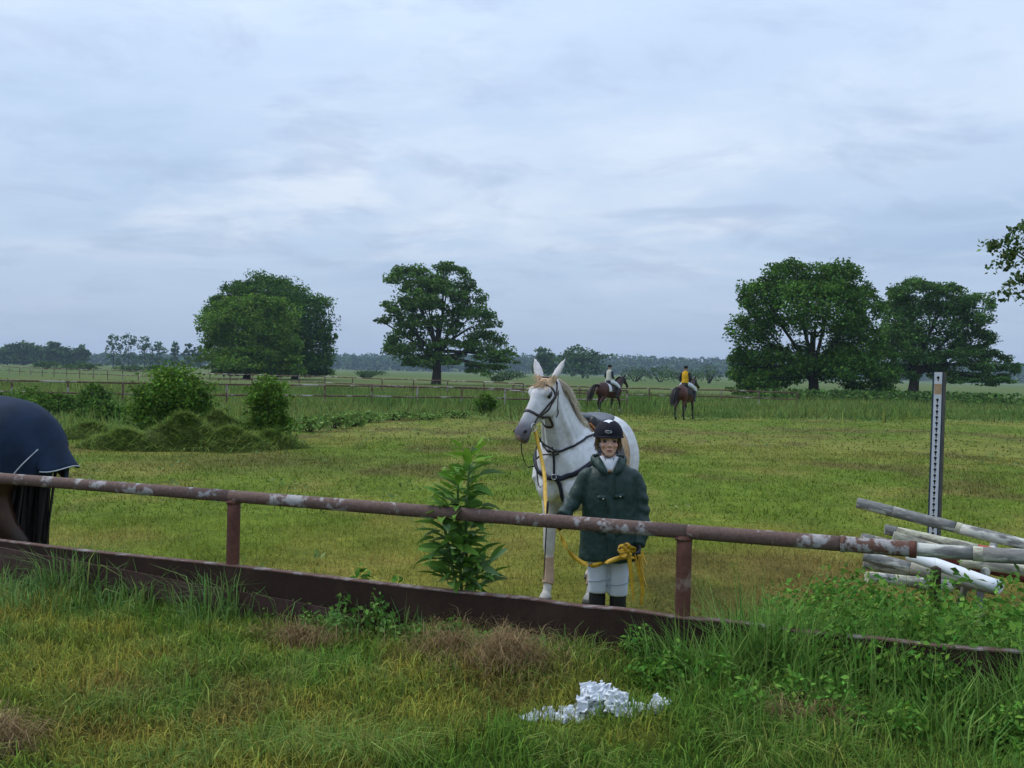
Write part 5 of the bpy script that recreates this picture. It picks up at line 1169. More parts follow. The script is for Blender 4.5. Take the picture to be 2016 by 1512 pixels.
for i in range(10):
    t = i / 9
    for k in range(11):
        a_ = -1.25 + 2.5 * k / 10; r_ = 0.20 + 0.03 * t
        mb.v.append((-0.80 - 0.18 * math.cos(a_) * (0.7 + 0.3 * t) - 0.09 * t ** 1.5 - 0.02, r_ * math.sin(a_), 1.36 - 0.235 * t + 0.015 * math.cos(a_ * 3)))
for i in range(9):
    for k in range(10): mb.f.append((i * 11 + k, i * 11 + k + 1, (i + 1) * 11 + k + 1, (i + 1) * 11 + k))
tfl = mb.build('tail_flap', rug_m, h3); k_ = tfl.modifiers.new('thick', 'SOLIDIFY'); k_.thickness = 0.012
V_ = mb.v
mb = MB(); mb.tube([V_[9 * 11 + k] for k in range(11)], 0.0045, ring=7, sub=2); mb.build('piping', piping, tfl)
mb = MB(); mb.tube([V_[i * 11 + 10] for i in range(1, 6)], 0.006, ring=7, sub=2); mb.build('piping', piping, tfl)
mb = MB(); mb.tube([(-0.94, 0.20, 1.27), (-0.88, 0.285, 1.17), (-0.83, 0.325, 1.09)], 0.004, ring=7, sub=3); mb.build('piping', piping, ro)
roots = [np.array((-0.80, 0.02, 1.14)) + rng.normal(0, 0.045, 3) for _ in range(1100)]
strands('tail', roots, [np.array((0.10, 0, -1))] * 1100, 0.95, 0.02, (0.006, 0.005, 0.005), (0.020, 0.014, 0.012), h3, droop=0.3, seg=6, spread=0.045)

# ================================================================== people
def hand(mb, wrist, d, palm, thumb, curl=0.9, sc=1.0):
    """palm + five fingers; d: along the hand, palm: facing direction, thumb: side of the thumb"""
    w_ = np.array(wrist, float); d = np.array(d, float); d /= np.linalg.norm(d); palm = np.array(palm, float); palm -= d * np.dot(palm, d); palm /= np.linalg.norm(palm)
    th = np.cross(d, palm); th = th if np.dot(th, thumb) > 0 else -th
    Mx = np.stack([d, th, palm], 1)
    mb.ell(w_ + d * 0.045 * sc, (0.052 * sc, 0.040 * sc, 0.017 * sc), Mx)
    for i, (o_, ln) in enumerate(((0.028, 0.072), (0.010, 0.080), (-0.009, 0.074), (-0.027, 0.058))):
        p_ = w_ + d * 0.075 * sc + th * o_ * sc; ang = 0.25; pts = [tuple(w_ + d * 0.05 * sc + th * o_ * sc * 0.8), tuple(p_)]
        for k in range(3):
            ang += curl * (0.7 if k == 0 else 1.0); v_ = d * math.cos(ang) + palm * math.sin(ang); p_ = p_ + v_ * ln * sc * (0.42, 0.33, 0.25)[k]; pts.append(tuple(p_))
        mb.tube(pts, [0.0095 * sc, 0.0098 * sc, 0.009 * sc, 0.0082 * sc, 0.007 * sc], ring=8, sub=2)
    p_ = w_ + d * 0.02 * sc + th * 0.026 * sc; pts = [tuple(p_)]
    for k, (a_, ln) in enumerate(((0.55, 0.034), (0.75, 0.03), (1.0, 0.024))):
        v_ = d * math.cos(a_ * 0.8) + th * (0.75 - 0.3 * k) + palm * 0.35 * (k + 0.4); v_ /= np.linalg.norm(v_); p_ = p_ + v_ * ln * sc; pts.append(tuple(p_))
    mb.tube(pts, [0.012 * sc, 0.011 * sc, 0.0098 * sc, 0.0078 * sc], ring=8, sub=2)
def head_mb(mb, c, s=1.0):
    """head facing -Y, c = centre of the skull at eye height"""
    c = np.array(c, float); e = lambda o_, r_: mb.ell(c + np.array(o_) * s, tuple(np.array(r_) * s))
    e((0, 0.012, 0.035), (0.074, 0.093, 0.082)); e((0, -0.022, -0.030), (0.060, 0.066, 0.082)); e((0, -0.052, -0.088), (0.032, 0.032, 0.024))
    e((0, -0.038, -0.070), (0.046, 0.046, 0.034))
    mb.loft([(*(c + np.array((0, -0.083, 0.004)) * s), 0.007 * s, 0.007 * s), (*(c + np.array((0, -0.096, -0.018)) * s), 0.009 * s, 0.009 * s), (*(c + np.array((0, -0.102, -0.034)) * s), 0.013 * s, 0.011 * s)], (1, 0, 0), 10, 3)
    e((0.010, -0.090, -0.037), (0.009, 0.010, 0.007)); e((-0.010, -0.090, -0.037), (0.009, 0.010, 0.007))
    e((0, -0.078, 0.022), (0.050, 0.014, 0.009))
    for k in (-1, 1):
        e((k * 0.036, -0.062, -0.030), (0.024, 0.022, 0.020)); e((k * 0.074, 0.010, -0.010), (0.010, 0.018, 0.030))
    e((0, -0.086, -0.060), (0.023, 0.010, 0.0055)); e((0, -0.084, -0.070), (0.019, 0.010, 0.006))
    return c
def helmet(parent, c, s=1.0, R3=None):
    c = np.array(c, float); mb = MB()
    ns, nr = 14, 28
    for j in range(ns + 1):
        th = (j / ns) * 1.72
        for k in range(nr):
            a_ = 6.283 * k / nr; rx, ry, rz_ = 0.100, 0.122, 0.104
            dip = 1.0 + 0.10 * max(0, math.sin(a_)) * (th > 1.2)
            mb.v.append(tuple(c + s * np.array((rx * math.sin(th * dip) * math.cos(a_), 0.012 + ry * math.sin(th * dip) * math.sin(a_), 0.042 + rz_ * math.cos(th * dip)))))
    for j in range(ns):
        for k in range(nr):
            k2 = (k + 1) % nr; mb.f.append((j * nr + k, (j + 1) * nr + k, (j + 1) * nr + k2, j * nr + k2))
    hl = mb.build('helmet', M['velvet'], parent); k_ = hl.modifiers.new('thick', 'SOLIDIFY'); k_.thickness = 0.008; k_.offset = -1
    mb = MB()                                                                  # peak
    for j in range(4):
        for k in range(15):
            a_ = -math.pi + math.pi * k / 14; r_ = 1.0 + (0.13 * math.sin(-a_) ** 0.8) * j / 3
            mb.v.append(tuple(c + s * np.array((0.099 * r_ ** 0.35 * math.cos(a_), 0.012 + 0.120 * r_ * math.sin(a_), 0.032 - 0.010 * j / 3))))
    for j in range(3):
        for k in range(14): mb.f.append((j * 15 + k, j * 15 + k + 1, (j + 1) * 15 + k + 1, (j + 1) * 15 + k))
    pk = mb.build('peak', M['velvet'], hl); k_ = pk.modifiers.new('thick', 'SOLIDIFY'); k_.thickness = 0.006
    return hl

# ---- the person holding the white horse
PO = (0.69, 7.05, 0.0)
pe = empty('person', PO); tag(pe, 'person in dark green jacket, white breeches and black helmet holding a yellow ribbon', 'person')
HC = (-0.018, -0.015, 1.525)
mb = MB()
head_mb(mb, HC, 0.98)
mb.loft([(-0.012, 0.02, 1.30, 0.062, 0.058), (-0.014, 0.012, 1.40, 0.050, 0.052), (-0.017, 0.005, 1.47, 0.048, 0.052)], (1, 0, 0), 14, 3)
mb.loft([(0, 0.01, 0.74, 0.14, 0.10), (0, 0.01, 0.85, 0.15, 0.105), (0, 0.005, 1.02, 0.125, 0.09), (0, 0, 1.2, 0.15, 0.10), (0, 0.01, 1.32, 0.13, 0.075), (0, 0.02, 1.37, 0.06, 0.05)], (1, 0, 0), 18, 4)
RW = (-0.325, -0.10, 1.015); LW = (0.196, -0.105, 0.812)
mb.tube([(-0.13, 0.015, 1.265), (-0.225, 0.01, 1.15), (-0.265, -0.02, 1.085), (-0.30, -0.07, 1.045), RW], [0.042, 0.038, 0.036, 0.032, 0.024])
mb.tube([(0.13, 0.015, 1.265), (0.192, 0.01, 1.15), (0.210, -0.005, 1.02), (0.206, -0.06, 0.90), LW], [0.042, 0.038, 0.036, 0.032, 0.024])
for s_, kz in ((-1, 0.0), (1, 0.0)):
    mb.tube([(s_ * 0.075, 0.01, 0.80), (s_ * 0.072, -0.005, 0.60), (s_ * 0.070, -0.01, 0.45), (s_ * 0.072, 0.015, 0.28), (s_ * 0.074, 0.02, 0.09)], [0.072, 0.062, 0.046, 0.046, 0.032])
    mb.loft([(s_ * 0.074, 0.05, 0.045, 0.03, 0.035), (s_ * 0.08, -0.03, 0.04, 0.036, 0.032), (s_ * 0.09, -0.13, 0.03, 0.038, 0.02)], (1, 0, 0), 12, 3)
hand(mb, RW, (-0.62, -0.35, -0.70), (0.55, -0.55, -0.3), (0.2, -0.5, 0.85), 0.85)
hand(mb, LW, (-0.22, -0.50, -0.84), (-0.7, 0.1, 0.4), (-0.3, -0.9, 0.2), 0.85)
me = mb.remesh('body', 0.0048, 3, 0.5)
HCa = np.array(HC)
def skin(co):
    c = np.tile(np.array((0.62, 0.37, 0.27)), (len(co), 1)); r_ = (co - HCa) / 0.98
    front = r_[:, 1] < -0.03
    c = mixc(c, (0.52, 0.19, 0.14), np.where(front, 0.55 * np.exp(-((np.abs(r_[:, 0]) - 0.038) / 0.020) ** 2 - ((r_[:, 2] + 0.035) / 0.022) ** 2), 0))
    c = mixc(c, (0.33, 0.17, 0.13), np.where(front, 0.55 * np.exp(-((np.abs(r_[:, 0]) - 0.031) / 0.020) ** 4 - ((r_[:, 2] + 0.005) / 0.010) ** 4), 0))  # eye-socket shading painted into the skin colour
    c = mixc(c, (0.52, 0.17, 0.14), np.where(r_[:, 1] < -0.07, 0.9 * np.exp(-(r_[:, 0] / 0.021) ** 4 - ((r_[:, 2] + 0.065) / 0.0085) ** 4), 0))
    c = mixc(c, (0.16, 0.08, 0.05), np.where(front, 0.85 * np.exp(-((np.abs(r_[:, 0]) - 0.031) / 0.017) ** 4 - ((r_[:, 2] - 0.012) / 0.0045) ** 4), 0))
    glove = (co[:, 2] < 1.06) & (np.abs(co[:, 0]) > 0.12)
    c[glove] = (0.010, 0.010, 0.012)
    c[(co[:, 2] < 0.52)] = (0.01, 0.01, 0.012)
    return c
vcolor(me, skin); link('body', me, M['skin'], pe); bvp = bvh_of(me)
for s_ in (-1, 1):
    c_ = HCa + np.array((s_ * 0.031, -0.078, 0.001)); q = bvp.ray_cast(Vector((c_[0], -0.4, HCa[2] - 0.005)), Vector((0, 1, 0)))[0]
    mb = MB(); mb.ell(np.array(q) + np.array((0, 0.005, 0)), (0.0140, 0.009, 0.0072), nu=12, nv=8); ey = mb.build('eye', mat_plain('eye_white', (0.40, 0.37, 0.36), 0.25, 0.05), pe)
    mb = MB(); mb.ell(np.array(q) + np.array((0, -0.0015, 0)), (0.0085, 0.0045, 0.0070), nu=10, nv=8); mb.build('iris', mat_plain('iris', (0.03, 0.035, 0.04), 0.2, 0.1), ey)
    mb = MB(); mb.tube([np.array(q) + np.array((s_ * x_, 0.0, z_)) for (x_, z_) in ((-0.013, 0.003), (-0.004, 0.0075), (0.006, 0.0075), (0.014, 0.002))], 0.0046, ring=6, sub=3); mb.build('eyelash', mat_plain('lash', (0.04, 0.025, 0.02), 0.7), pe)
mb = MB(); q, n_, _, _ = bvp.find_nearest(Vector(HCa + np.array((0, -0.12, -0.064))))
mb.tube([bvp.find_nearest(Vector(HCa + np.array((x_, -0.12, z_))))[0] for (x_, z_) in ((-0.024, -0.059), (-0.012, -0.0645), (0, -0.0655), (0.012, -0.0645), (0.024, -0.059))], 0.0030, ring=6, sub=3); mb.build('mouth', mat_plain('lip_line', (0.14, 0.03, 0.03), 0.6), pe)
# hair tucked under the helmet
roots, dirs = [], []
for k in range(700):
    s_ = random.choice((-1, 1)); a_ = rng.uniform(-0.45, 0.9); p_ = HCa + np.array((s_ * rng.uniform(0.066, 0.083), a_ * 0.085, rng.uniform(-0.01, 0.04))); roots.append(p_); dirs.append((s_ * 0.02, 0.35, -1))
strands('hair', roots, dirs, 0.07, 0.006, (0.10, 0.062, 0.03), (0.22, 0.14, 0.07), pe, droop=0.3, spread=0.12)
hl = helmet(pe, HC, 1.0)
badge = MB(); cb = HCa + np.array((-0.012, -0.1145, 0.066))
badge.tube([tuple(cb + np.array((0.023 * math.cos(a_), 0.004 * abs(math.cos(a_)) ** 2, 0.0085 * math.sin(a_)))) for a_ in np.linspace(0, 6.283, 21)], 0.0016, ring=6, sub=1); badge.build('badge', M['steel'], hl)
badge = MB(); badge.ell(cb + np.array((0, 0.002, 0)), (0.020, 0.003, 0.007)); badge.build('badge_plate', mat_plain('badge_plate', (0.06, 0.065, 0.07), 0.3, 0.2, 200), hl)
# white vent mark near the crown of the helmet
bvh_h = bvh_of(hl.data); mb = MB(); N_ = 9; grid = {}
for i in range(N_):
    for j in range(N_):
        u_ = i / (N_ - 1) * 2 - 1; v_ = j / (N_ - 1) * 2 - 1
        x_ = 0.036 * (u_ - 0.0 * v_); ztop = 0.135; a_ = -1.02 + 0.0 * u_
        yv = -0.030 - 0.024 * (v_ * (1 - abs(u_)) + 0.0)
        hit = bvh_h.ray_cast(Vector(HCa + np.array((x_ - 0.006, yv - 0.012 * (1 - abs(u_)), 0.4))), Vector((0, 0, -1))); q = hit[0]
        grid[i, j] = len(mb.v); mb.v.append((q.x, q.y - 0.001, q.z + 0.0022))
for i in range(N_ - 1):
    for j in range(N_ - 1): mb.f.append((grid[i, j], grid[i, j + 1], grid[i + 1, j + 1], grid[i + 1, j]))
mb.build('vent_mark', mat_plain('white_mark', (0.68, 0.70, 0.74), 0.5, 0.05), hl)
for s_ in (-1, 1):
    mb = MB(); strap(mb, bvp, [HCa + np.array((s_ * 0.09, -0.01, 0.02)), HCa + np.array((s_ * 0.085, -0.018, -0.03)), HCa + np.array((s_ * 0.07, -0.03, -0.075)), HCa + np.array((s_ * 0.03, -0.045, -0.125)), HCa + np.array((0, -0.05, -0.13))], 0.013, 0.003); mb.build('chin_strap', M['black'], hl)
# shirt collar and stock
mb = MB(); mb.loft([(-0.012, 0.012, 1.345, 0.074, 0.070), (-0.014, 0.012, 1.385, 0.066, 0.064), (-0.015, 0.010, 1.415, 0.059, 0.060)], (1, 0, 0), 20, 3, 0.0); mb.build('shirt_collar', M['white'], pe)
mb = MB()
for s_ in (-1, 1):
    mb.ribbon([(s_ * 0.052 - 0.013, -0.040, 1.418), (s_ * 0.040 - 0.013, -0.066, 1.385), (s_ * 0.020 - 0.013, -0.088, 1.350), (s_ * 0.004 - 0.013, -0.098, 1.318)], [(s_ * 0.3, -1, 0.3)] * 4, 0.030, 0.006)
mb.build('stock', M['white'], pe); mb = MB(); mb.ell((-0.013, -0.052, 1.348), (0.046, 0.044, 0.062)); mb.build('shirt_front', M['white'], pe); mb = MB(); mb.ell((-0.012, -0.105, 1.322), (0.010, 0.006, 0.010)); mb.build('stock_pin', M['tan'], pe)
# jacket
JM, nt, p_, o_ = newmat('green_jacket')
f_ = noise_node(nt, 7, 5, 0.55, stretch=(1.6, 1.0, 0.8)); nt.links.new(ramp_node(nt, f_, [(0.3, (0.009, 0.027, 0.022)), (0.7, (0.014, 0.038, 0.031))]), p_.inputs['Base Color']); p_.inputs['Roughness'].default_value = 0.55; p_.inputs['Specular IOR Level'].default_value = 0.35
bump_node(nt, p_, f_, 0.75, 0.03)
mb = MB()
mb.loft([(0.004, 0.0, 0.70, 0.205, 0.135), (0.004, 0.0, 0.74, 0.216, 0.142), (0.004, 0.0, 0.86, 0.206, 0.138), (0.004, 0.0, 1.00, 0.192, 0.128), (0.0, 0.0, 1.12, 0.188, 0.128), (0.0, 0.0, 1.22, 0.182, 0.122), (0.0, 0.008, 1.295, 0.165, 0.110), (-0.005, 0.015, 1.35, 0.118, 0.088), (-0.008, 0.02, 1.385, 0.085, 0.075)], (1, 0, 0), 30, 5, 0.02)
for s_ in (-1, 1): mb.ell((s_ * 0.148, 0.012, 1.272), (0.068, 0.070, 0.066))
mb.tube([(-0.160, 0.012, 1.275), (-0.228, 0.005, 1.15), (-0.272, -0.025, 1.075), (-0.306, -0.08, 1.035), (-0.320, -0.098, 1.018)], [0.062, 0.058, 0.055, 0.050, 0.043], ring=16)
mb.tube([(0.160, 0.012, 1.275), (0.205, 0.0, 1.14), (0.218, -0.018, 1.00), (0.210, -0.07, 0.88), (0.199, -0.098, 0.825)], [0.062, 0.058, 0.055, 0.050, 0.044], ring=16)
me = mb.remesh('jacket', 0.0075, 2, 0.5)
nv = len(me.vertices); co = np.empty(nv * 3, dtype=np.float32); me.vertices.foreach_get('co', co); co = co.reshape(-1, 3); no = np.empty(nv * 3, dtype=np.float32); me.vertex_normals.foreach_get('vector', no); no = no.reshape(-1, 3)
w1 = fbm(co[:, 0] * 9 + co[:, 2] * 5, co[:, 1] * 7, co[:, 2] * 9 - co[:, 0] * 4, s=6, o=3) - 0.5
arm = sstep(0.18, 0.24, np.abs(co[:, 0])); w2 = np.sin(co[:, 2] * 70 + co[:, 0] * 30 + 4 * vnoise(co[:, 0] * 8, co[:, 1] * 8, co[:, 2] * 8, s=3)) * 0.0055 * arm * sstep(1.25, 1.12, co[:, 2])
vert = 0.010 * (vnoise(co[:, 0] * 17, co[:, 1] * 12, co[:, 2] * 2.2, s=8) - 0.5) * sstep(1.05, 0.85, co[:, 2])
co = co + no * (w1 * 0.018 + w2 + vert * 1.5)[:, None]
me.vertices.foreach_set('co', co.astype(np.float32).ravel()); me.update()
jk = link('jacket', me, JM, pe); bj = bvh_of(me)
mb = MB(); strap(mb, bj, [(-0.012, -0.3, 1.33), (-0.008, -0.3, 1.2), (-0.002, -0.3, 1.05), (0, -0.3, 0.88), (0.002, -0.3, 0.72)], 0.055, 0.006); mb.build('front_placket', JM, jk)
for s_, x_ in ((-1, -0.105), (1, 0.085)):
    mb = MB(); strap(mb, bj, [(x_ - 0.052, -0.3, 1.150), (x_, -0.3, 1.148), (x_ + 0.052, -0.3, 1.150)], 0.030, 0.006); mb.build('pocket_flap', JM, jk)
    q = bj.find_nearest(Vector((x_ + 0.02, -0.3, 1.138)))[0]; mb = MB(); mb.ell((q.x, q.y - 0.009, q.z), (0.0055, 0.004, 0.0055), nu=10, nv=6); mb.build('snap_button', M['steel'], jk)
    mb = MB(); strap(mb, bj, [(x_ * 1.05 - 0.06, -0.3, 0.935), (x_ * 1.05, -0.3, 0.93), (x_ * 1.05 + 0.055, -0.3, 0.935)], 0.032, 0.006); mb.build('pocket_flap', JM, jk)
# stand-up collar folded open
mb = MB()
for lay in range(6):
    t = lay / 5
    for k in range(21):
        a_ = -1.20 * math.pi / 2 + (2 * math.pi - (math.pi - 1.2 * math.pi / 2) * 2 + 0) * 0 + (k / 20) * (math.pi * 1.62) + math.pi * 0.0
        ph = math.radians(-62) + (k / 20) * math.radians(304); rr = 0.088 + 0.022 * math.sin(t * 2.4) - 0.006 * t
        mb.v.append((-0.012 + rr * 1.12 * math.sin(math.radians(180) - ph + math.radians(-0)) * -1 * 1.0 if False else -0.012 + 1.1 * rr * math.cos(ph), 0.012 + rr * 1.0 * math.sin(ph), 1.345 + 0.075 * t - 0.03 * max(0, -math.sin(ph)) * (0.3 + t)))
for lay in range(5):
    for k in range(20): mb.f.append((lay * 21 + k, lay * 21 + k + 1, (lay + 1) * 21 + k + 1, (lay + 1) * 21 + k))
cl = mb.build('collar', JM, jk); k_ = cl.modifiers.new('thick', 'SOLIDIFY'); k_.thickness = 0.010; k_.offset = 1
for s_ in (-1, 1):
    mb = MB(); mb.ribbon([(-0.012 + s_ * 0.085, -0.035, 1.408), (-0.012 + s_ * 0.078, -0.085, 1.375), (-0.010 + s_ * 0.056, -0.122, 1.335), (-0.008 + s_ * 0.032, -0.140, 1.305)], [(s_ * 0.45, -1, 0.45)] * 4, 0.055, 0.008, taper=[0.7, 1.1, 1.0, 0.55]); mb.build('lapel', JM, jk)
# breeches, boots
bre = MB()
for s_, zb in ((-1, 0.475), (1, 0.455)):
    bre.loft([(s_ * 0.070, 0.01, 0.84, 0.085, 0.10), (s_ * 0.072, 0.0, 0.74, 0.078, 0.088), (s_ * 0.071, -0.005, 0.62, 0.0715, 0.076), (s_ * 0.070, -0.008, 0.53, 0.067, 0.068), (s_ * 0.070, -0.006, zb + 0.01, 0.0655, 0.064), (s_ * 0.070, -0.006, zb, 0.062, 0.060)], (1, 0, 0), 20, 4, 0.05)
bm_ = bre.remesh('breeches', 0.008, 2, 0.5)
link('breeches', bm_, mat_plain('white_breeches', (0.52, 0.56, 0.64), 0.8, 0.06, 12, 0.2, 0.5, 0.010, 16), pe)
bvb = bvh_of(bm_)
for s_ in (-1, 1):
    mb = MB(); strap(mb, bvb, [(s_ * 0.07 + 0.1 * math.cos(a_), 0.1 * math.sin(a_), 0.555 - 0.012 * s_ + 0.01 * math.cos(a_)) for a_ in np.linspace(0, 6.283, 9)[:-1]], 0.005, 0.0025, True); mb.build('knee_seam', mat_plain('seam_grey', (0.30, 0.34, 0.42), 0.8), pe)
    mb = MB(); mb.loft([(s_ * 0.071, 0.0, 0.485, 0.056, 0.056), (s_ * 0.072, 0.005, 0.40, 0.058, 0.060), (s_ * 0.073, 0.015, 0.28, 0.055, 0.060), (s_ * 0.074, 0.018, 0.12, 0.042, 0.048), (s_ * 0.074, 0.02, 0.05, 0.042, 0.055), (s_ * 0.074, 0.02, 0.005, 0.042, 0.058)], (1, 0, 0), 18, 4, 0.02)
    mb.loft([(s_ * 0.074, 0.06, 0.045, 0.036, 0.044), (s_ * 0.08, -0.03, 0.045, 0.043, 0.042), (s_ * 0.088, -0.13, 0.034, 0.044, 0.030), (s_ * 0.09, -0.175, 0.028, 0.03, 0.022)], (1, 0, 0), 16, 4); mb.build('boot', M['black'], pe)
# whip held in her right hand
hp = Vector(PO) + Vector(RW) + Vector((-0.045, -0.035, -0.045))
wr = empty('riding_whip', hp); tag(wr, 'thin black riding whip hanging from the green jacketed person\'s hand', 'whip')
top_ = Vector(PO) + Vector((-0.432, -0.15, 1.115)) - hp; bot_ = Vector(PO) + Vector((-0.448, -0.15, 0.585)) - hp
mb = MB(); mb.tube([top_, top_.lerp(bot_, 0.25), top_.lerp(bot_, 0.30)], [0.0085, 0.0080, 0.006], ring=8); mb.build('grip', M['black'], wr)
mb = MB(); mb.tube([top_.lerp(bot_, 0.28), top_.lerp(bot_, 0.6), bot_], [0.0048, 0.0042, 0.0036], ring=8); mb.build('shaft', M['black'], wr)
# yellow ribbon from the bit to her hands
def flutter(P_, tw, ph=0.0):
    out_ = []
    for i in range(len(P_)):
        a_ = ph + tw * i / len(P_); out_.append((math.sin(a_) * 0.9, -math.cos(a_) - 0.3, 0.15))
    return out_
def ribbon_piece(name, pts, w, tw, parent, ph=0.0, sub=10):
    P_ = catmull(pts, sub); mb = MB(); mb.ribbon(P_, flutter(P_, tw, ph), w, 0.0025); return mb.build(name, M['yellow'], parent)
bitw = wh.matrix_world
Mw = Matrix.Translation(Vector((0.70, 9.25, 0))) @ Matrix.Rotation(math.atan2(-0.917, -0.40), 4, 'Z')
BW = Mw @ Vector(bitL); HR = Vector(PO) + Vector((-0.372, -0.135, 0.965)); HLh = Vector(PO) + Vector((0.172, -0.175, 0.752))
lr = empty('lead_ribbon', HR); tag(lr, 'yellow ribbon lead running from the white horse\'s bit to the bow', 'ribbon')
ribbon_piece('lead_length', [BW - HR, at(1071, 930, 7.9) - HR, at(1074, 985, 7.4) - HR, at(1080, 1022, 7.05) - HR, Vector((0, 0, 0))], 0.029, 0.4, lr, -0.3)
ribbon_piece('slack_length', [Vector((0, 0, 0)), at(1107, 1062, 6.88) - HR, at(1126, 1092, 6.85) - HR, at(1158, 1113, 6.82) - HR, at(1190, 1108, 6.80) - HR, at(1225, 1097, 6.80) - HR, HLh - HR], 0.030, 16.0, lr)
bo = empty('ribbon_bow', HLh); tag(bo, 'yellow ribbon bow with long hanging tails in a gloved hand', 'ribbon bow')
bc = at(1236, 1084, 6.78) - HLh
for i, (a_, rr) in enumerate(((0.2, 0.040), (1.1, 0.036), (1.9, 0.046), (2.8, 0.052), (3.7, 0.044), (4.9, 0.026), (0.7, 0.028))):
    c_ = Vector((math.cos(a_), 0, math.sin(a_) * 0.85)); sd_ = Vector((-math.sin(a_), 0, math.cos(a_)))
    pts = [bc, bc + c_ * rr * 0.8 + sd_ * rr * 0.35 + Vector((0, -0.022, 0)), bc + c_ * rr * 1.3 + Vector((0, -0.012, 0)), bc + c_ * rr * 0.8 - sd_ * rr * 0.35 + Vector((0, 0.006, 0)), bc]
    P_ = catmull(pts, 6); nr_ = [tuple((P_[k] - np.array(bc + c_ * rr * 0.7)) + np.array((0, 1e-3, 0))) for k in range(len(P_))]
    mb = MB(); T_ = [(0.0, 1.0, 0.0)] * len(P_); 
    for k in range(len(P_)): 
        q = Vector(P_[k]); mb.v += [tuple(q + Vector((0, -0.012, 0)) + sd_ * 0.011 + c_ * 0.004), tuple(q + Vector((0, 0.012, 0)) - sd_ * 0.011)]
    for k in range(len(P_) - 1): mb.f.append((2 * k, 2 * k + 1, 2 * k + 3, 2 * k + 2))
    lo = mb.build('loop', M['yellow'], bo); k_ = lo.modifiers.new('t', 'SOLIDIFY'); k_.thickness = 0.002
mb = MB(); mb.ell(bc + Vector((0, -0.01, 0)), (0.016, 0.014, 0.016)); mb.build('knot', M['yellow'], bo)
for j, (pa, w_, ph) in enumerate(((((1238, 1092), (1242, 1130), (1245, 1160), (1247, 1186)), 0.030, 0.2), (((1262, 1092), (1266, 1130), (1264, 1160), (1263, 1190)), 0.026, 1.0), (((1258, 1092), (1260, 1115), (1268, 1140), (1281, 1176)), 0.022, 0.5), (((1264, 1085), (1268, 1100), (1274, 1110)), 0.016, 0.3), (((1250, 1092), (1256, 1118), (1264, 1150), (1266, 1172)), 0.022, 2.0))):
    ribbon_piece('tail', [at(x_, y_, 6.80 + 0.02 * (j % 3)) - HLh for (x_, y_) in pa], w_, 1.6, bo, ph)

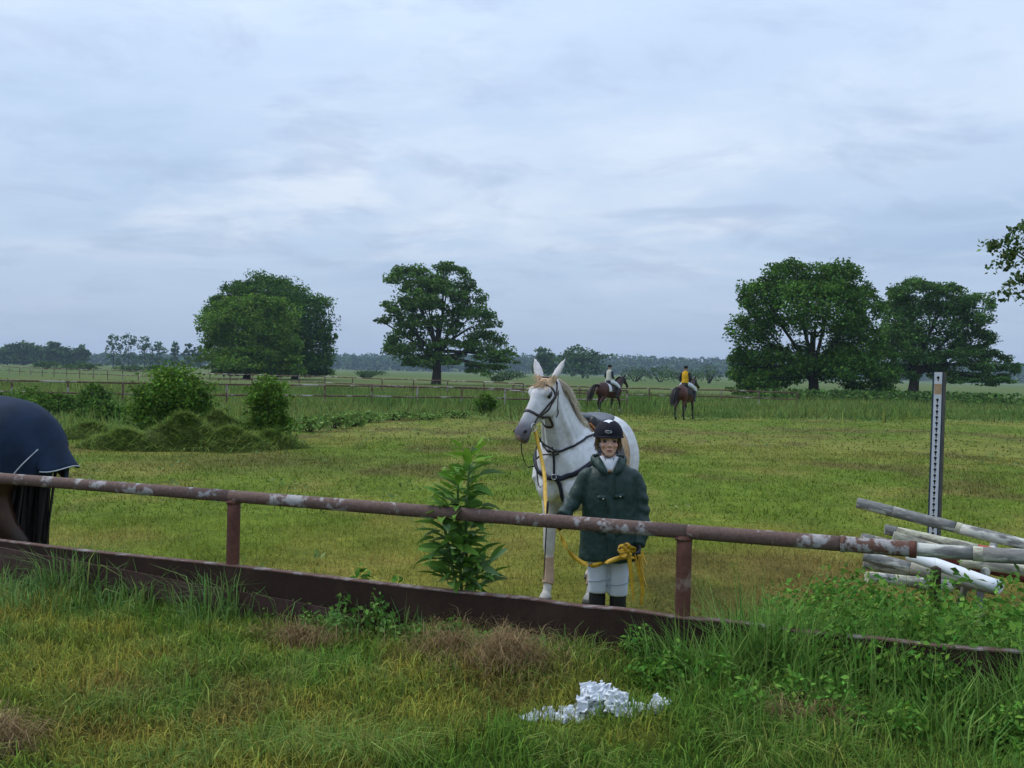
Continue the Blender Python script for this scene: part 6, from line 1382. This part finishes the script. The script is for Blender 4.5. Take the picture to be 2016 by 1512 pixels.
# ---- riders (in the frame of their horse: +x forwards)
def rider(label, pos, fwd, vest_c, sleeve_c, legc, scale=1.0, look=0.0):
    root = empty('person', pos); set_frame(root, fwd); tag(root, label, 'person')
    mb = MB(); hc = np.array((0.06, 0.0, 2.36)); Z0 = 1.62
    hb = MB(); head_mb(hb, (0, 0, 0), 0.98)
    hv = [(-v[1] * math.cos(look) + v[0] * math.sin(look) * -1 + hc[0], v[0] * math.cos(look) - v[1] * math.sin(look) + hc[1], v[2] + hc[2]) for v in hb.v]
    b0_ = len(mb.v); mb.v += hv; mb.f += [tuple(b0_ + i for i in f) for f in hb.f]
    mb.loft([(0.0, 0, 1.62, 0.15, 0.11), (0.0, 0, 1.75, 0.145, 0.10), (0.01, 0, 1.90, 0.125, 0.085), (0.03, 0, 2.05, 0.15, 0.095), (0.035, 0, 2.17, 0.14, 0.075), (0.04, 0, 2.23, 0.06, 0.05), (0.05, 0, 2.32, 0.048, 0.048)], (0, 1, 0), 16, 4)
    arms, legs = [], []
    for s_ in (-1, 1):
        A_ = [(0.03, s_ * 0.165, 2.15), (0.0, s_ * 0.235, 1.98), (0.03, s_ * 0.235, 1.87), (0.18, s_ * 0.17, 1.83), (0.30, s_ * 0.07, 1.84)]; arms.append(A_)
        mb.tube(A_, [0.055, 0.046, 0.042, 0.036, 0.026], ring=10); hand(mb, A_[-1], (0.9, -s_ * 0.2, -0.1), (0, -s_, -0.2), (0, 0, 1), 1.0)
        G_ = [(0.02, s_ * 0.12, 1.66), (0.20, s_ * 0.27, 1.55), (0.36, s_ * 0.36, 1.40), (0.28, s_ * 0.40, 1.20), (0.17, s_ * 0.40, 0.98)]; legs.append(G_)
        mb.tube(G_, [0.10, 0.085, 0.062, 0.055, 0.038], ring=12)
        mb.loft([(0.12, s_ * 0.40, 0.93, 0.035, 0.035), (0.22, s_ * 0.41, 0.92, 0.038, 0.032), (0.33, s_ * 0.42, 0.90, 0.034, 0.02)], (0, 1, 0), 10, 3)
    me_ = mb.remesh('body', 0.013, 3, 0.5); vcolor(me_, lambda co: np.where((co[:, 2] > 2.2)[:, None] | ((co[:, 0] > 0.29) & (co[:, 2] > 1.7))[:, None], np.array((0.48, 0.27, 0.19)), np.array((0.012, 0.012, 0.016)))); link('body', me_, M['skin'], root)
    v_ = MB(); v_.loft([(-0.005, 0, 1.70, 0.168, 0.125), (0.0, 0, 1.78, 0.165, 0.122), (0.01, 0, 1.90, 0.155, 0.115), (0.028, 0, 2.05, 0.178, 0.122), (0.035, 0, 2.16, 0.165, 0.10), (0.04, 0, 2.22, 0.10, 0.075), (0.045, 0, 2.25, 0.068, 0.06)], (0, 1, 0), 18, 4, 0.02)
    v_.build('vest', mat_plain('vest_cloth', vest_c, 0.75, 0.15, 9, 0.2, 0.5, 0.02, 12), root)
    v_ = MB(); v_.loft([(-0.02, 0, 1.60, 0.175, 0.135), (-0.01, 0, 1.66, 0.172, 0.130), (0.0, 0, 1.73, 0.160, 0.118)], (0, 1, 0), 16, 3, 0.02); v_.build('jacket_skirt', mat_plain('navy_jacket', sleeve_c, 0.7), root)
    for A_ in arms:
        v_ = MB(); v_.tube(A_[:4] + [tuple(np.array(A_[3]) * 0.15 + np.array(A_[4]) * 0.85)], [0.068, 0.058, 0.054, 0.045, 0.034], ring=12); v_.build('sleeve', mat_plain('navy_sleeve', sleeve_c, 0.7), root)
    for G_ in legs:
        v_ = MB(); v_.tube(G_[:3] + [tuple(np.array(G_[2]) * 0.6 + np.array(G_[3]) * 0.4)], [0.112, 0.095, 0.072, 0.066], ring=14); v_.build('breeches_leg', mat_plain('rider_breeches', legc, 0.8, 0.05), root)
        s_ = 1 if G_[0][1] > 0 else -1; v_ = MB(); v_.tube([tuple(np.array(G_[2]) * 0.7 + np.array(G_[3]) * 0.3), G_[3], G_[4], (0.155, s_ * 0.40, 0.92)], [0.068, 0.064, 0.048, 0.048], ring=12); v_.loft([(0.10, s_ * 0.40, 0.92, 0.042, 0.042), (0.22, s_ * 0.41, 0.91, 0.044, 0.038), (0.34, s_ * 0.42, 0.89, 0.04, 0.025)], (0, 1, 0), 12, 3); v_.build('boot', M['black'], root)
    hh = helmet(root, (0, 0, 0), 1.04); hh.location = tuple(hc); hh.rotation_euler = (0, 0, math.pi / 2 + look)
    return root
def on_horse(pos, fwd): f_ = Vector((fwd[0], fwd[1], 0)).normalized(); q = Vector(pos) - f_ * 0.02; return (q.x, q.y, pos[2] - 0.02)
rider('rider in a pale cream vest over dark sleeves with white breeches', on_horse(H1P, F1), F1, (0.52, 0.50, 0.42), (0.012, 0.014, 0.028), (0.60, 0.62, 0.66), look=0.2)
rider('rider in a bright yellow vest seen from behind', on_horse(H2P, F2), F2, (0.62, 0.34, 0.012), (0.014, 0.014, 0.020), (0.60, 0.62, 0.66), look=0.5)

# ================================================================== the tall weed at the rail
tw = empty('tall_weed', (*fl(-0.235, 0.10), 0.45)); tag(tw, 'tall leafy green weed growing up in front of the rail', 'weed')
stem_m = mat_plain('weed_stem', (0.07, 0.13, 0.03), 0.7, 0.2, 30)
def leaf_mesh(curl, fold, c):
    V, Qd = [], []; n_ = 7
    for i in range(n_ + 1):
        t = i / n_; w_ = math.sin(math.pi * min(1, t * 0.93 + 0.05)) ** 0.8 * 0.20 * (1.12 - 0.45 * t); z_ = 0.12 * t - curl * t * t
        V += [(t, -w_, z_ + fold * w_), (t, 0, z_), (t, w_, z_ + fold * w_)]
    for i in range(n_): Qd += [(3 * i, 3 * i + 3, 3 * i + 4, 3 * i + 1), (3 * i + 1, 3 * i + 4, 3 * i + 5, 3 * i + 2)]
    V = np.array(V); me_ = npmesh('leaf', V, quads=np.array(Qd), col=np.tile(np.array(c), (len(V), 1)), smooth=True); me_.materials.append(M['leaf']); return me_
LV = [leaf_mesh(c_, f_, col_) for (c_, f_, col_) in ((0.10, 0.35, (0.11, 0.235, 0.040)), (0.28, 0.5, (0.085, 0.185, 0.034)), (0.05, 0.25, (0.16, 0.31, 0.032)), (0.22, 0.6, (0.16, 0.26, 0.11)), (0.35, 0.3, (0.125, 0.25, 0.035)))]
stems = [[(0, 0, 0), (0.005, 0, 0.28), (-0.008, 0.0, 0.60), (0.0, 0, 0.95), (0.012, 0, 1.09)], [(-0.015, 0.01, 0), (-0.03, 0.01, 0.3), (-0.055, 0.0, 0.62), (-0.06, 0, 0.92)], [(0.01, -0.01, 0.0), (0.04, 0.0, 0.25), (0.07, 0.02, 0.45)], [(-0.01, 0, 0.1), (-0.08, -0.01, 0.40), (-0.16, -0.02, 0.78)]]
for S_ in stems:
    mb = MB(); mb.tube(S_, [0.011, 0.010, 0.008, 0.006, 0.004][:len(S_)], ring=8); mb.build('stem', stem_m, tw)
    C_ = catmull(S_, 10); top_z = S_[-1][2]
    cnt = int(88 * (top_z - 0.18) / 0.85)
    for k in range(cnt):
        t = (k + 0.5) / cnt; z_ = 0.30 + (top_z - 0.30) * t; i_ = int(np.argmin(np.abs(C_[:, 2] - z_))); a_ = k * 2.4 + random.uniform(-0.4, 0.4)
        ln = (0.140 if t < 0.85 else 0.140 - 0.30 * (t - 0.85)) * random.uniform(0.7, 1.2); el = random.uniform(-0.25, 0.65) + 0.9 * max(0, t - 0.7)
        lf = bpy.data.objects.new('leaf', LV[2] if (t > 0.86 and random.random() < 0.8) else random.choice((LV[0], LV[1], LV[3], LV[4], LV[0]))); COL.objects.link(lf); lf.parent = tw
        pet = Vector((math.cos(a_), math.sin(a_), 0.25)) * random.uniform(0.0, 0.085)
        lf.location = Vector(C_[i_]) + pet; lf.rotation_euler = (random.uniform(-0.8, 0.8), -el, a_); lf.scale = (ln,) * 3

# ================================================================== haze
mb = MB(); mb.box((0, 1200, 28.0), (3200, 1900, 30.0)); hzo = mb.build('haze', None, None, False); hzo.data.materials.clear()
hm = bpy.data.materials.new('haze_air'); hm.use_nodes = True; hn_ = hm.node_tree; hn_.nodes.clear()
ho = hn_.nodes.new('ShaderNodeOutputMaterial'); pv = hn_.nodes.new('ShaderNodeVolumePrincipled'); pv.inputs['Color'].default_value = (0.62, 0.80, 1.0, 1); pv.inputs['Density'].default_value = 0.00017; pv.inputs['Anisotropy'].default_value = 0.0
hn_.links.new(pv.outputs[0], ho.inputs['Volume']); hzo.data.materials.append(hm); tag(hzo, 'thin bluish haze lying over the fields and far wood', 'haze', kind='stuff')
